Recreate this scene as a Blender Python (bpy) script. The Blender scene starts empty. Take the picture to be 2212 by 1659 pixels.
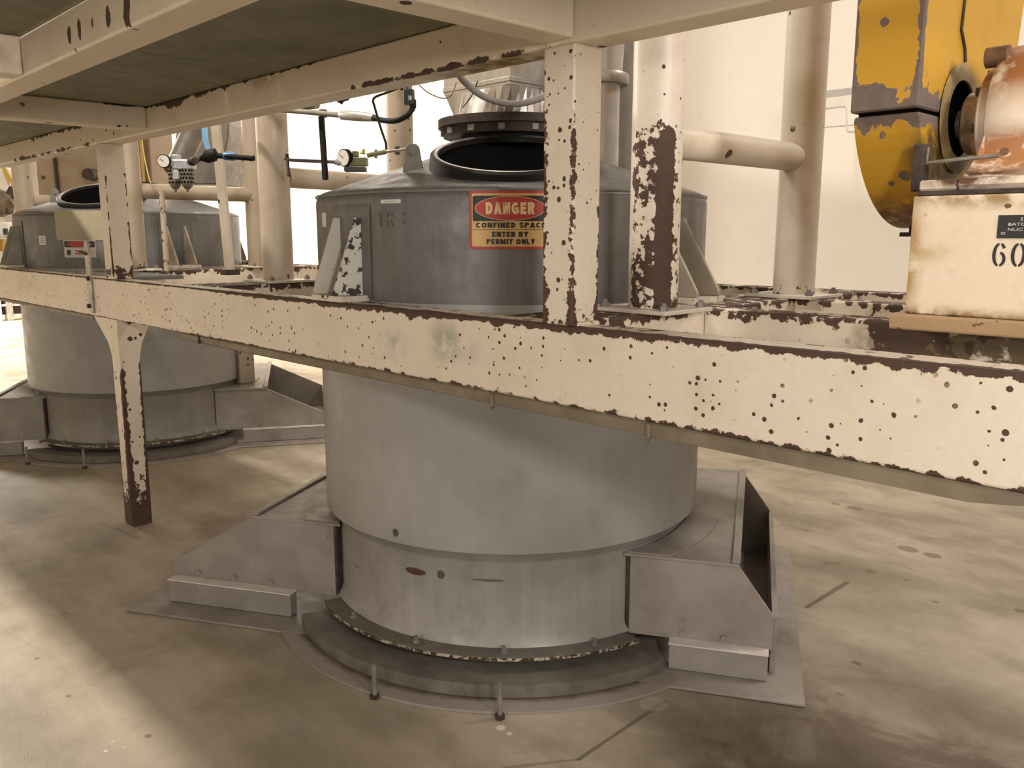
import bpy, bmesh, math, random
from mathutils import Vector, Matrix
from math import sin, cos, pi, radians, sqrt, atan2
random.seed(7)
SC = bpy.context.scene
COL = SC.collection

# ------------------------------------------------------------------ camera
F = 1850.0; PITCH = math.atan(323 / F); TH = radians(44.04); H = 1.5
HV = Vector((-cos(TH), sin(TH), 0)); RV = Vector((sin(TH), cos(TH), 0)); ZV = Vector((0, 0, 1))
FW = HV * cos(PITCH) - ZV * sin(PITCH); UP = HV * sin(PITCH) + ZV * cos(PITCH)
cam = bpy.data.cameras.new('camera'); camo = bpy.data.objects.new('camera', cam); COL.objects.link(camo)
M = Matrix((RV, UP, -FW)).transposed().to_4x4(); M.translation = Vector((0, 0, H))
camo.matrix_world = M
cam.sensor_width = 36; cam.lens = F / 2212 * 36; cam.clip_start = 0.05; cam.clip_end = 200
SC.camera = camo

# ------------------------------------------------------------------ node helpers
class NT:
    def __init__(s, name):
        s.m = bpy.data.materials.new(name); s.m.use_nodes = True
        s.t = s.m.node_tree; s.t.nodes.clear()
        s.out = s.t.nodes.new('ShaderNodeOutputMaterial')
        s.b = s.t.nodes.new('ShaderNodeBsdfPrincipled')
        s.t.links.new(s.b.outputs[0], s.out.inputs[0])
        g = s.t.nodes.new('ShaderNodeNewGeometry'); s.pos = g.outputs['Position']; s.nor = g.outputs['Normal']
        sep = s.t.nodes.new('ShaderNodeSeparateXYZ'); s.t.links.new(s.pos, sep.inputs[0]); s.xyz = sep.outputs
    def lk(s, v, inp):
        if hasattr(v, 'is_linked') or isinstance(v, bpy.types.NodeSocket): s.t.links.new(v, inp)
        else: inp.default_value = v
    def m_(s, op, a, b=0.0, c=0.0, clamp=False):
        n = s.t.nodes.new('ShaderNodeMath'); n.operation = op; n.use_clamp = clamp
        s.lk(a, n.inputs[0]); s.lk(b, n.inputs[1]); s.lk(c, n.inputs[2]); return n.outputs[0]
    def add(s, a, b): return s.m_('ADD', a, b)
    def sub(s, a, b): return s.m_('SUBTRACT', a, b)
    def mul(s, a, b): return s.m_('MULTIPLY', a, b)
    def mx(s, a, b): return s.m_('MAXIMUM', a, b)
    def mn(s, a, b): return s.m_('MINIMUM', a, b)
    def ab(s, a): return s.m_('ABSOLUTE', a)
    def sm(s, v, lo, hi, a=0.0, b=1.0):
        n = s.t.nodes.new('ShaderNodeMapRange'); n.interpolation_type = 'SMOOTHSTEP'
        s.lk(v, n.inputs[0]); n.inputs[1].default_value = lo; n.inputs[2].default_value = hi
        n.inputs[3].default_value = a; n.inputs[4].default_value = b; return n.outputs[0]
    def noise(s, scale, det=4, ro=.6, sc3=None, off=None, dist=0.0):
        n = s.t.nodes.new('ShaderNodeTexNoise'); v = s.pos
        if sc3 or off:
            mp = s.t.nodes.new('ShaderNodeMapping'); s.t.links.new(v, mp.inputs[0])
            if sc3: mp.inputs['Scale'].default_value = sc3
            if off: mp.inputs['Location'].default_value = off
            v = mp.outputs[0]
        s.t.links.new(v, n.inputs['Vector']); n.inputs['Scale'].default_value = scale
        n.inputs['Detail'].default_value = det; n.inputs['Roughness'].default_value = ro
        n.inputs['Distortion'].default_value = dist
        return n.outputs['Fac']
    def vor(s, scale, jit=.35, nscale=30):
        n = s.t.nodes.new('ShaderNodeTexVoronoi'); n.inputs['Scale'].default_value = scale
        nz = s.t.nodes.new('ShaderNodeTexNoise'); nz.inputs['Scale'].default_value = nscale; s.t.links.new(s.pos, nz.inputs['Vector'])
        vm = s.t.nodes.new('ShaderNodeVectorMath'); vm.operation = 'MULTIPLY_ADD'
        s.t.links.new(nz.outputs['Color'], vm.inputs[0]); vm.inputs[1].default_value = (jit / scale,) * 3
        s.t.links.new(s.pos, vm.inputs[2]); s.t.links.new(vm.outputs[0], n.inputs['Vector'])
        sp = s.t.nodes.new('ShaderNodeSeparateColor'); s.t.links.new(n.outputs['Color'], sp.inputs[0])
        return n.outputs['Distance'], sp.outputs[0], sp.outputs[1]
    def mix(s, f, a, b):
        n = s.t.nodes.new('ShaderNodeMix'); n.data_type = 'RGBA'
        s.lk(f, n.inputs[0])
        for v, i in ((a, 6), (b, 7)):
            if isinstance(v, tuple): n.inputs[i].default_value = (*v[:3], 1)
            else: s.t.links.new(v, n.inputs[i])
        return n.outputs[2]
    def mixf(s, f, a, b):
        n = s.t.nodes.new('ShaderNodeMix'); n.data_type = 'FLOAT'
        s.lk(f, n.inputs[0]); s.lk(a, n.inputs[2]); s.lk(b, n.inputs[3]); return n.outputs[0]
    def bump(s, h, st=.3, d=.002):
        n = s.t.nodes.new('ShaderNodeBump'); n.inputs['Strength'].default_value = st; n.inputs['Distance'].default_value = d
        s.t.links.new(h, n.inputs['Height']); s.t.links.new(n.outputs[0], s.b.inputs['Normal'])
    def fin(s, col, ro=.5, me=0.0, spec=.5):
        if isinstance(col, tuple): s.b.inputs['Base Color'].default_value = (*col[:3], 1)
        else: s.t.links.new(col, s.b.inputs['Base Color'])
        s.lk(ro, s.b.inputs['Roughness']); s.lk(me, s.b.inputs['Metallic'])
        s.b.inputs['Specular IOR Level'].default_value = spec
        return s.m
    def sphere(s, c, r, st):
        v = s.t.nodes.new('ShaderNodeVectorMath'); v.operation = 'SUBTRACT'; s.t.links.new(s.pos, v.inputs[0]); v.inputs[1].default_value = c
        q = s.t.nodes.new('ShaderNodeVectorMath'); q.operation = 'MULTIPLY'; s.t.links.new(v.outputs[0], q.inputs[0])
        rr = r if isinstance(r, tuple) else (r, r, r); q.inputs[1].default_value = tuple(1 / x for x in rr)
        l = s.t.nodes.new('ShaderNodeVectorMath'); l.operation = 'LENGTH'; s.t.links.new(q.outputs[0], l.inputs[0])
        return s.sm(l.outputs['Value'], 0.0, 1.0, st, 0.0)
    def segd(s, a, b):   # horizontal distance to a segment
        ax, ay = a; dx, dy = b[0] - a[0], b[1] - a[1]; L = dx * dx + dy * dy
        px = s.sub(s.xyz[0], ax); py = s.sub(s.xyz[1], ay)
        t = s.m_('DIVIDE', s.add(s.mul(px, dx), s.mul(py, dy)), L, clamp=True)
        ex = s.sub(px, s.mul(t, dx)); ey = s.sub(py, s.mul(t, dy))
        return s.m_('SQRT', s.add(s.mul(ex, ex), s.mul(ey, ey)))

CREAM = (.70, .615, .50); RUST = (.040, .024, .016)
def peel(name, edges=(), blobs=(), base=0.0, thr=.66, paint=CREAM, rust=RUST, dots=.5, dscale=26, nsc=22, zr=None, dirt=.35, angs=(), dotmask=.5, stain=None, blotch=0, rough=.45):
    """peeling paint: edges=(axisA,posA,axisB,posB,width,strength[,limAxis,lo,hi])"""
    n = NT(name)
    n1 = n.noise(nsc, 7, .62); n2 = n.noise(nsc * .22, 3, .5, off=(3.1, 7.7, 1.3))
    val = n.add(n.mul(n1, .75), n.mul(n2, .25))
    w = base
    for e in edges:
        a = n.sub(n.xyz[e[0]], e[1])
        if e[2] is None: d = n.ab(a)
        else:
            c = n.sub(n.xyz[e[2]], e[3]); d = n.m_('SQRT', n.add(n.mul(a, a), n.mul(c, c)))
        k = n.sm(d, 0.0, e[4], e[5], 0.0)
        if len(e) > 6:
            sft = e[9] if len(e) > 9 else .08
            k = n.mul(k, n.mul(n.sm(n.xyz[e[6]], e[7] - sft, e[7] + sft), n.sm(n.xyz[e[6]], e[8] - sft, e[8] + sft, 1.0, 0.0)))
        w = n.add(w, k)
    for (cx, cy, a0, wid, st, lo, hi) in angs:
        an = n.m_('ARCTAN2', n.sub(n.xyz[1], cy), n.sub(n.xyz[0], cx))
        k = n.sm(n.ab(n.sub(an, a0)), wid * .35, wid, st, 0.0)
        k = n.mul(k, n.mul(n.sm(n.xyz[2], lo - .05, lo + .05), n.sm(n.xyz[2], hi - .1, hi + .04, 1.0, 0.0)))
        w = n.add(w, k)
    for c, r, st in blobs: w = n.add(w, n.sphere(c, r, st))
    v = n.add(val, w)
    mask = n.sm(v, thr - .006, thr + .006)
    if dots > 0:
        d, r1, r2 = n.vor(dscale)
        rad = n.mul(n.sm(r1, 1 - dots, 1.0), n.add(.16, n.mul(r2, .28)))
        dm = n.sm(n.sub(rad, d), -.002, .012)
        dm = n.mul(dm, n.sm(n2, dotmask - .04, dotmask + .04))
        mask = n.mx(mask, dm)
    dn = n.noise(5, 5, .6, off=(9, 2, 4)); dn2 = n.noise(60, 3, .6)
    pc = n.mix(n.sm(dn, .45, .75, 0, dirt), paint, (paint[0] * .74, paint[1] * .66, paint[2] * .52))
    pc = n.mix(n.sm(dn2, .3, .8, 0, .12), pc, (paint[0] * .6, paint[1] * .55, paint[2] * .5))
    rim = n.mul(n.sm(v, thr - .035, thr - .004), .3)
    pc = n.mix(rim, pc, (.42, .27, .13))
    if stain:
        for c, r, st, colr in stain:
            k = n.mn(n.mul(n.sphere(c, r, st), n.sm(n.noise(18, 5, .6), .33, .58)), 1.0)
            pc = n.mix(k, pc, colr)
    rc = n.mix(n.noise(40, 4, .6), rust, (rust[0] * 2.4, rust[1] * 2.1, rust[2] * 1.9))
    col = n.mix(mask, pc, rc)
    n.bump(n.sub(n.mul(dn2, .15), mask), .5, .0012)
    return n.fin(col, n.mixf(mask, rough, .75), 0.0)

def metal(name, col, ro=.45, me=.6, var=.25, streak=0.0, sc=9, st=.08, dirt=None, blobs=()):
    n = NT(name)
    a = n.noise(sc, 5, .6); c = n.mix(n.sm(a, .35, .7), tuple(x * (1 - var) for x in col), tuple(min(1, x * (1 + var)) for x in col))
    if streak:
        b = n.noise(1.0, 5, .65, sc3=(38, 38, 1.6)); c = n.mix(n.sm(b, .4, .72, 0, streak), c, tuple(min(1, x * 1.75 + .03) for x in col))
        b2 = n.noise(1.0, 4, .6, sc3=(17, 17, .7), off=(4, 4, 4)); c = n.mix(n.sm(b2, .5, .75, 0, streak), c, tuple(x * .6 for x in col))
    if dirt: c = n.mix(n.sm(n.noise(6, 6, .65, off=(2, 8, 5)), .5, .72, 0, dirt[1]), c, dirt[0])
    for cc, r, s_, cl in blobs: c = n.mix(n.sm(n.add(n.sphere(cc, r, 1.0), n.mul(n.noise(35, 5, .7), .5)), .62, .66, 0, s_), c, cl)
    n.bump(n.noise(90, 4, .6), st, .001)
    return n.fin(c, n.sm(n.noise(14, 4), .3, .7, ro - .07, ro + .1), me)
def plain(name, col, ro=.5, me=0.0, var=.15):
    n = NT(name); a = n.noise(25, 4)
    return n.fin(n.mix(a, tuple(x * (1 - var) for x in col), tuple(min(1, x * (1 + var)) for x in col)), ro, me)

# ------------------------------------------------------------------ mesh helpers (world coordinates)
def bm_(): return bmesh.new()
def box(bm, x0, x1, y0, y1, z0, z1, bev=0.0, seg=2, mat=None):
    vs = [bm.verts.new(p) for p in ((x0, y0, z0), (x1, y0, z0), (x1, y1, z0), (x0, y1, z0), (x0, y0, z1), (x1, y0, z1), (x1, y1, z1), (x0, y1, z1))]
    fs = [bm.faces.new([vs[i] for i in q]) for q in ((3, 2, 1, 0), (4, 5, 6, 7), (0, 1, 5, 4), (1, 2, 6, 5), (2, 3, 7, 6), (3, 0, 4, 7))]
    if mat is not None: bmesh.ops.transform(bm, matrix=mat, verts=vs)
    if bev:
        es = list({e for f in fs for e in f.edges})
        bmesh.ops.bevel(bm, geom=es, offset=bev, segments=seg, profile=.5, affect='EDGES')
    return bm
def frame(org, ea, eb, ec=None):
    ea = Vector(ea).normalized(); eb = Vector(eb).normalized(); ec = Vector(ec).normalized() if ec else ea.cross(eb)
    m = Matrix((ea, eb, ec)).transposed().to_4x4(); m.translation = Vector(org); return m
def prism(bm, poly, mat, d0, d1, bev=0.0):
    """2D polygon (a,b) in mat's first two axes, extruded from d0 to d1 along the third"""
    A = [bm.verts.new(mat @ Vector((p[0], p[1], d0))) for p in poly]; B = [bm.verts.new(mat @ Vector((p[0], p[1], d1))) for p in poly]
    n = len(poly); fs = [bm.faces.new(list(reversed(A))), bm.faces.new(B)]
    for i in range(n): fs.append(bm.faces.new((A[i], A[(i + 1) % n], B[(i + 1) % n], B[i])))
    if bev:
        es = list({e for f in fs for e in f.edges})
        bmesh.ops.bevel(bm, geom=es, offset=bev, segments=1, affect='EDGES')
    return bm
def tube(bm, pts, r, n=14, cap=True, close=False):
    pts = [Vector(p) for p in pts]; rs = r if isinstance(r, (list, tuple)) else [r] * len(pts)
    rings = []; prev = None
    for i, p in enumerate(pts):
        t = (pts[min(i + 1, len(pts) - 1)] - pts[max(i - 1, 0)])
        if t.length < 1e-9: t = Vector((0, 0, 1))
        t.normalize()
        if prev is None:
            u = t.cross(Vector((0, 0, 1)));
            if u.length < .05: u = t.cross(Vector((1, 0, 0)))
            u.normalize()
        else:
            u = prev - t * prev.dot(t)
            if u.length < 1e-6: u = t.orthogonal()
            u.normalize()
        prev = u; w = t.cross(u)
        rings.append([bm.verts.new(p + (u * cos(2 * pi * k / n) + w * sin(2 * pi * k / n)) * rs[i]) for k in range(n)])
    for a, b in zip(rings, rings[1:]):
        for k in range(n): bm.faces.new((a[k], a[(k + 1) % n], b[(k + 1) % n], b[k]))
    if cap: bm.faces.new(list(reversed(rings[0]))); bm.faces.new(rings[-1])
    return bm
def spline(pts, k=8):
    P = [Vector(p) for p in pts]; P = [P[0] * 2 - P[1]] + P + [P[-1] * 2 - P[-2]]; o = []
    for i in range(1, len(P) - 2):
        for j in range(k):
            t = j / k; a, b, c, d = P[i - 1:i + 3]
            o.append(.5 * ((2 * b) + (c - a) * t + (2 * a - 5 * b + 4 * c - d) * t * t + (3 * b - 3 * c + d - a) * t ** 3))
    return o + [P[-2]]
def lathe(bm, prof, c, n=96, a0=0.0, a1=2 * pi, mat=None, closed_prof=False):
    """profile [(r,z)], around the vertical axis through c (or mat's third axis)"""
    full = abs(a1 - a0 - 2 * pi) < 1e-6; m = n if full else n + 1; rows = []
    for (r, z) in prof:
        row = []
        for k in range(m):
            a = a0 + (a1 - a0) * k / n; v = Vector((r * cos(a), r * sin(a), z))
            v = mat @ v if mat is not None else v + Vector(c)
            row.append(bm.verts.new(v))
        rows.append(row)
    pr = list(zip(rows, rows[1:]))
    if closed_prof: pr.append((rows[-1], rows[0]))
    for a, b in pr:
        for k in range(n):
            k2 = (k + 1) % m
            bm.faces.new((a[k], a[k2], b[k2], b[k]))
    if closed_prof and not full:
        bm.faces.new([r[0] for r in rows]); bm.faces.new([r[-1] for r in reversed(rows)])
    return bm
def ring(bm, r0, r1, z0, z1, c, n=96, a0=0.0, a1=2 * pi, mat=None): return lathe(bm, [(r0, z0), (r1, z0), (r1, z1), (r0, z1)], c, n, a0, a1, mat, True)
def hexnut(bm, c, r, h, ax=(0, 0, 1), stud=0.0):
    ax = Vector(ax).normalized(); c = Vector(c); tube(bm, [c, c + ax * h], r, 6)
    if stud: tube(bm, [c + ax * h, c + ax * (h + stud)], r * .52, 8)
    return bm

ROOT = {}
def finish(name, bm, mat, parent=None, smooth=None, loc=None):
    bmesh.ops.remove_doubles(bm, verts=bm.verts, dist=1e-6)
    bmesh.ops.recalc_face_normals(bm, faces=bm.faces)
    me = bpy.data.meshes.new(name)
    if parent is not None: off = ROOT[parent.name]
    else: off = Vector(loc) if loc else Vector((0, 0, 0))
    bmesh.ops.translate(bm, vec=-off, verts=bm.verts)
    bm.to_mesh(me); bm.free(); me.materials.append(mat)
    o = bpy.data.objects.new(name, me); COL.objects.link(o)
    if parent is not None: o.parent = parent
    else: o.location = off
    ROOT[o.name] = off
    if smooth is not None:
        for p in me.polygons: p.use_smooth = True
        md = smooth
        bm2 = bmesh.new(); bm2.from_mesh(me)
        for e in bm2.edges:
            if len(e.link_faces) == 2 and e.calc_face_angle(0) > radians(md): e.smooth = False
        bm2.to_mesh(me); bm2.free()
    return o
def thing(name, loc, label, cat, group=None):
    o = bpy.data.objects.new(name, None); COL.objects.link(o); o.location = loc; o.empty_display_size = .1
    o['label'] = label; o['category'] = cat
    if group: o['group'] = group
    ROOT[o.name] = Vector(loc); return o
def tag(o, label, cat, group=None):
    o['label'] = label; o['category'] = cat
    if group: o['group'] = group
    return o
def struct(name, bm, mat, smooth=None):
    o = finish(name, bm, mat, None, smooth); o['kind'] = 'structure'; return o
def text_mesh(body, size, bold=0.0, sx=1.0, align='CENTER', spacing=1.0):
    cu = bpy.data.curves.new('lettering', 'FONT'); cu.body = body; cu.size = size; cu.align_x = align; cu.align_y = 'CENTER'
    cu.offset = bold; cu.space_character = spacing; cu.extrude = 0.0; cu.resolution_u = 3
    ob = bpy.data.objects.new('lettering', cu); COL.objects.link(ob)
    dg = bpy.context.evaluated_depsgraph_get(); me = bpy.data.meshes.new_from_object(ob.evaluated_get(dg))
    bm = bmesh.new(); bm.from_mesh(me); bpy.data.objects.remove(ob); bpy.data.curves.remove(cu); bpy.data.meshes.remove(me)
    if bm.verts:
        xs = [v.co.x for v in bm.verts]; ys = [v.co.y for v in bm.verts]; cx = (min(xs) + max(xs)) / 2 if align == 'CENTER' else min(xs); cy = (min(ys) + max(ys)) / 2
        for v in bm.verts: v.co.x = (v.co.x - cx) * sx; v.co.y -= cy
    return bm
def block_text(body, w, h, t=.20, gap=.16):
    """heavy block capitals built from strokes, scaled to w x h, centred"""
    bm = bmesh.new(); x = [0.0]
    def q(pts): bm.faces.new([bm.verts.new((x[0] + p[0], p[1], 0)) for p in pts])
    def bar(ax, ay, bx, by): q([(ax, ay), (bx, ay), (bx, by), (ax, by)])
    def arc(cx, cy, rx, ry, a0, a1, n_=14):
        for k in range(n_):
            u, v = radians(a0 + (a1 - a0) * k / n_), radians(a0 + (a1 - a0) * (k + 1) / n_)
            q([(cx + rx * cos(u), cy + ry * sin(u)), (cx + rx * cos(v), cy + ry * sin(v)), (cx + (rx - t) * cos(v), cy + (ry - t) * sin(v)), (cx + (rx - t) * cos(u), cy + (ry - t) * sin(u))])
    def sl(x0, y0, x1, y1, tt=None):
        tt = tt or t * 1.08; q([(x0, y0), (x0 + tt, y0), (x1 + tt, y1), (x1, y1)])
    for ch in body:
        W_ = {'I': t, ' ': .30, 'M': .88, 'N': .72, 'O': .78, 'G': .76, 'C': .74, 'A': .78, 'E': .60, 'F': .56, 'L': .56, 'T': .64, 'Y': .74}.get(ch, .68)
        if ch == 'D': bar(0, 0, t, 1); bar(t, 0, W_ - .4, t); bar(t, 1 - t, W_ - .4, 1); arc(W_ - .4, .5, .4, .5, -90, 90)
        elif ch == 'A': sl(0, 0, W_ / 2 - t * .54, 1); sl(W_ - t * 1.08, 0, W_ / 2 - t * .54, 1); bar(.18, .22, W_ - .18, .22 + t * .8)
        elif ch == 'N': bar(0, 0, t, 1); bar(W_ - t, 0, W_, 1); sl(W_ - t * 1.1, 0, 0, 1, t * 1.1)
        elif ch == 'G': arc(W_ / 2, .5, W_ / 2, .5, 40, 320, 20); bar(W_ - t, .1, W_, .5); bar(W_ / 2, .36, W_, .36 + t * .8)
        elif ch == 'C': arc(W_ / 2, .5, W_ / 2, .5, 42, 318, 20)
        elif ch == 'O': arc(W_ / 2, .5, W_ / 2, .5, 0, 360, 26)
        elif ch in 'EF':
            bar(0, 0, t, 1); bar(t, 1 - t, W_, 1); bar(t, .5 - t * .45, W_ - .06, .5 + t * .45)
            if ch == 'E': bar(t, 0, W_, t)
        elif ch in 'RPB':
            bar(0, 0, t, 1); bar(t, 1 - t, W_ - .28, 1); bar(t, .44, W_ - .28, .44 + t * .8); arc(W_ - .28, .72, .28, .28, -90, 90, 10)
            if ch == 'R': sl(W_ - t * 1.08, 0, .26, .46)
            if ch == 'B': bar(t, 0, W_ - .28, t); arc(W_ - .28, .28, .29, .28, -90, 90, 10)
        elif ch == 'I': bar(0, 0, t, 1)
        elif ch == 'L': bar(0, 0, t, 1); bar(t, 0, W_, t)
        elif ch == 'T': bar(W_ / 2 - t / 2, 0, W_ / 2 + t / 2, 1); bar(0, 1 - t, W_, 1)
        elif ch == 'M': bar(0, 0, t, 1); bar(W_ - t, 0, W_, 1); sl(W_ / 2 - t * .5, .1, 0, 1, t); sl(W_ / 2 - t * .5, .1, W_ - t, 1, t)
        elif ch == 'Y': bar(W_ / 2 - t / 2, 0, W_ / 2 + t / 2, .48); sl(W_ / 2 - t * .54, .40, 0, 1); sl(W_ / 2 - t * .54, .40, W_ - t * 1.08, 1)
        elif ch == 'S': arc(W_ / 2, .73, W_ / 2, .27, 20, 270, 14); arc(W_ / 2, .27, W_ / 2, .27, 90, -160, 14)
        x[0] += W_ + gap
    tot = x[0] - gap
    for v in bm.verts: v.co.x = (v.co.x / tot - .5) * w; v.co.y = (v.co.y - .5) * h
    return bm
def fit_text(body, w, h, bold):
    bm = text_mesh(body, 1.0, bold); xs = [v.co.x for v in bm.verts]; ys = [v.co.y for v in bm.verts]
    kx = w / (max(xs) - min(xs)); ky = h / (max(ys) - min(ys))
    for v in bm.verts: v.co.x *= kx; v.co.y *= ky
    return bm

# ------------------------------------------------------------------ materials
YB = 1.545      # front face of the frame's front beams
m_front = peel('peeling_cream_front_beam', thr=.69,
    edges=[(1, YB, 2, 1.28, .031, .31, 0, -3.2, 3.0, .5), (1, YB, 2, 1.28, .016, .28, 0, -9, -2.6, .5), (1, YB, 2, 1.08, .026, .21, 0, -3.0, 3, .8), (1, YB, 2, 1.08, .012, .20, 0, -9, -3.0),
           (1, 1.645, 2, 1.28, .03, .12), (2, 1.28, None, 0, .006, .10)],
    blobs=[((-1.98, YB, 1.25), (.22, .1, .075), .12), ((-.95, YB, 1.15), (.5, .1, .1), .03)], dots=.70, dscale=50, dotmask=.43,
    stain=[((-2.12, YB, 1.17), (.10, .1, .07), .9, (.40, .37, .30)), ((-1.87, YB, 1.2), (.11, .1, .09), 1.2, (.36, .35, .28)), ((-1.76, YB, 1.18), (.07, .1, .06), .7, (.52, .46, .38)), ((-5.9, YB, 1.2), (.5, .1, .12), .55, (.45, .38, .3))])
m_beam = peel('peeling_cream_rear_beams', thr=.68, edges=[(2, 1.28, None, 0, .06, .22), (2, 1.08, None, 0, .03, .1)], blobs=[((-.85, 2.2, 1.2), (.18, .2, .12), .35)], dots=.25, dscale=30,
    stain=[((-.40, 2.2, 1.18), (.72, .25, .24), 5.0, (.12, .085, .042)), ((-.9, 2.2, 1.16), (.14, .2, .1), .9, (.10, .035, .015))])
m_post = peel('peeling_cream_front_post', thr=.70,
    edges=[(0, -1.39, 1, YB, .026, .26, 2, 1.26, 1.80), (0, -1.49, 1, YB, .034, .25, 2, 1.26, 1.80), (0, -1.39, 1, 1.645, .026, .26, 2, 1.26, 1.6), (2, 1.29, None, 0, .05, .17)],
    blobs=[((-1.44, YB, 1.36), (.09, .1, .05), .12)], dots=.66, dscale=58, dotmask=.38, nsc=34)
m_postL = peel('peeling_cream_left_post', thr=.70, edges=[(0, -4.434, 1, YB, .012, .26, 2, 1.3, 1.8), (2, 1.31, None, 0, .07, .24), (0, -4.434, 1, 1.645, .02, .22, 2, 1.28, 1.8)], dots=.2, dscale=30)
m_leg = peel('peeling_cream_left_leg', thr=.69, edges=[(0, -4.434, 1, YB, .036, .42, 2, 0.0, .80), (0, -4.434, 1, 1.645, .022, .36, 2, 0, .9), (0, -4.536, 1, YB, .016, .3, 2, 0, .7), (2, 0.0, None, 0, .46, .30), (2, 0.0, None, 0, .085, .7)], dots=.4, dscale=26, nsc=26, dotmask=.40)
m_upper = peel('cream_upper_beams', thr=.70, paint=(.74, .64, .50), dots=.2, dscale=22, nsc=16,
    edges=[(1, YB, 2, 1.938, .026, .27, 0, -2.35, -1.45, .25), (1, YB, 2, 2.045, .03, .20, 0, -4.0, -2.3, .3), (1, YB, 2, 1.94, .03, .22, 0, -6, -4.6), (1, YB, 2, 2.045, .04, .26, 0, -5.6, -4.55, .1)],
    blobs=[((-3.60, YB, 2.04), (.20, .1, .055), .34), ((-3.88, 1.45, 2.045), (.06, .16, .02), .4), ((-2.364, .765, 1.985), (.022, .1, .035), .42), ((-2.29, .765, 1.985), (.02, .1, .045), .42), ((-1.99, .765, 1.985), (.035, .1, .06), .42), ((-2.10, .765, 1.98), (.02, .1, .04), .36), ((-2.2, .765, 1.985), (.03, .1, .03), .26), ((-2.811, .765, 1.955), (.03, .1, .02), .3)],
    stain=[((-1.7, 1.6, 1.935), (.55, .12, .022), 1.0, (.24, .16, .06)), ((-2.85, YB, 2.03), (.2, .1, .04), .7, (.22, .13, .06)), ((-2.78, .70, 1.99), (.2, .2, .06), .5, (.45, .30, .16))])
m_deck = metal('green_grey_deck_plate', (.17, .16, .105), .6, 0.0, .18, sc=3)
n = NT('floor_concrete')
_a = n.noise(.9, 7, .62, sc3=(1, 2.2, 1)); _b = n.noise(3.5, 7, .66, dist=.6); _c = n.noise(140, 3, .6); _d = n.noise(1.3, 5, .6, off=(5, 1, 0))
fc = n.mix(n.sm(_a, .33, .68), (.215, .18, .125), (.43, .37, .285))
fc = n.mix(n.sm(_b, .42, .75, 0, .45), fc, (.185, .15, .098))
_e = n.noise(7, 8, .7, sc3=(1, 3.5, 1), off=(1, 2, 0)); fc = n.mix(n.sm(_e, .60, .68, 0, .3), fc, (.14, .115, .08)); fc = n.mix(n.sm(_e, .30, .38, .25, 0), fc, (.5, .45, .36))
fc = n.mix(n.sm(_d, .5, .72, 0, .45), fc, (.40, .34, .26))
fc = n.mix(n.sm(_c, .45, .8, 0, .22), fc, (.16, .12, .08))
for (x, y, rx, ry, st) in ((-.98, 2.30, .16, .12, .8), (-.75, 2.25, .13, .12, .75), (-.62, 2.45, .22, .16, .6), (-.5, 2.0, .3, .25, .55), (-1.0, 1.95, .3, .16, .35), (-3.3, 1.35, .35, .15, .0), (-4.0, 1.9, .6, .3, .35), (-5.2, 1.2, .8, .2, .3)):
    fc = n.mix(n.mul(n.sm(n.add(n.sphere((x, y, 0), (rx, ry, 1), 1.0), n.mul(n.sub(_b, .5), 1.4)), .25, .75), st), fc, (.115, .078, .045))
fc = n.mix(n.mn(n.mul(n.sphere((-.80, 2.15, 0), (1.05, .95, 1), 1.5), n.sm(_b, .3, .6, .45, 1.0)), .92), fc, (.088, .060, .037))  # broad dark patch: shade over the right foreground floor put into the colour
fc = n.mix(n.mul(n.sphere((-.72, 1.93, 0), (.2, .12, 1), 1.0), n.sm(_b, .4, .6, 0, .7)), fc, (.38, .17, .05))
def zpt(u, v, z=0.0):
    d = RV * (u - 1106) + UP * (829.5 - v) + FW * F; t = (z - H) / d.z; return Vector((0, 0, H)) + d * t
for (u, v, ru, rv) in ((1846, 1098, 20, 6), (1805, 1088, 12, 4), (1962, 1186, 26, 12), (2014, 1200, 22, 8), (1880, 1234, 14, 7), (1786, 1216, 10, 4), (1808, 1217, 9, 4), (1741, 1146, 9, 4), (1958, 1253, 8, 4), (2020, 1300, 9, 4), (2205, 1320, 16, 9), (1775, 1508, 16, 11), (1796, 1542, 22, 14), (1850, 1432, 13, 5), (1876, 1574, 20, 10), (1815, 1500, 10, 6), (140, 1325, 8, 3), (80, 1422, 5, 3), (148, 1504, 8, 3), (320, 1590, 10, 5)):
    p = zpt(u, v); q = zpt(u + ru, v); w = zpt(u, v + rv)
    r = max((q - p).length, .012); r2 = max((w - p).length, .012)
    d = n.add(n.sphere(tuple(p), (r * 1.25, r * 1.0, 1), 1.0), n.mul(n.sub(_c, .5), .5))
    fc = n.mix(n.sm(d, .14, .34, 0, .7), fc, (.13, .09, .055))
for (a_, b_, wd, st) in (((1742, 1312), (1830, 1258), .010, .85), ((1250, 1640), (1436, 1515), .007, .7), ((1090, 1659), (1250, 1640), .006, .4), ((0, 1290), (-200, 1200), .004, .3), ((215, 1130), (300, 1162), .008, .4)):
    A = zpt(*a_); B = zpt(*b_)
    d = n.segd((A.x, A.y), (B.x, B.y)); fc = n.mix(n.sm(n.add(d, n.mul(n.sub(_b, .5), .02)), wd * .5, wd * 1.6, st, 0), fc, (.07, .05, .03))
for (u, v, r, st) in ((1082, 1572, .03, .9), (1100, 1585, .02, .9), (228, 1622, .012, 1), (243, 1602, .008, 1), (270, 1614, .008, .9), (1410, 1520, .09, .25), (330, 1318, .06, .6)):
    p = zpt(u, v); fc = n.mix(n.sm(n.add(n.sphere((p.x, p.y, 0), r, 1.0), n.mul(n.sub(_b, .5), 1.5)), .3, .6, 0, st), fc, (.62, .56, .47))
n.bump(n.add(_c, n.mul(_b, .8)), .25, .003)
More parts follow.
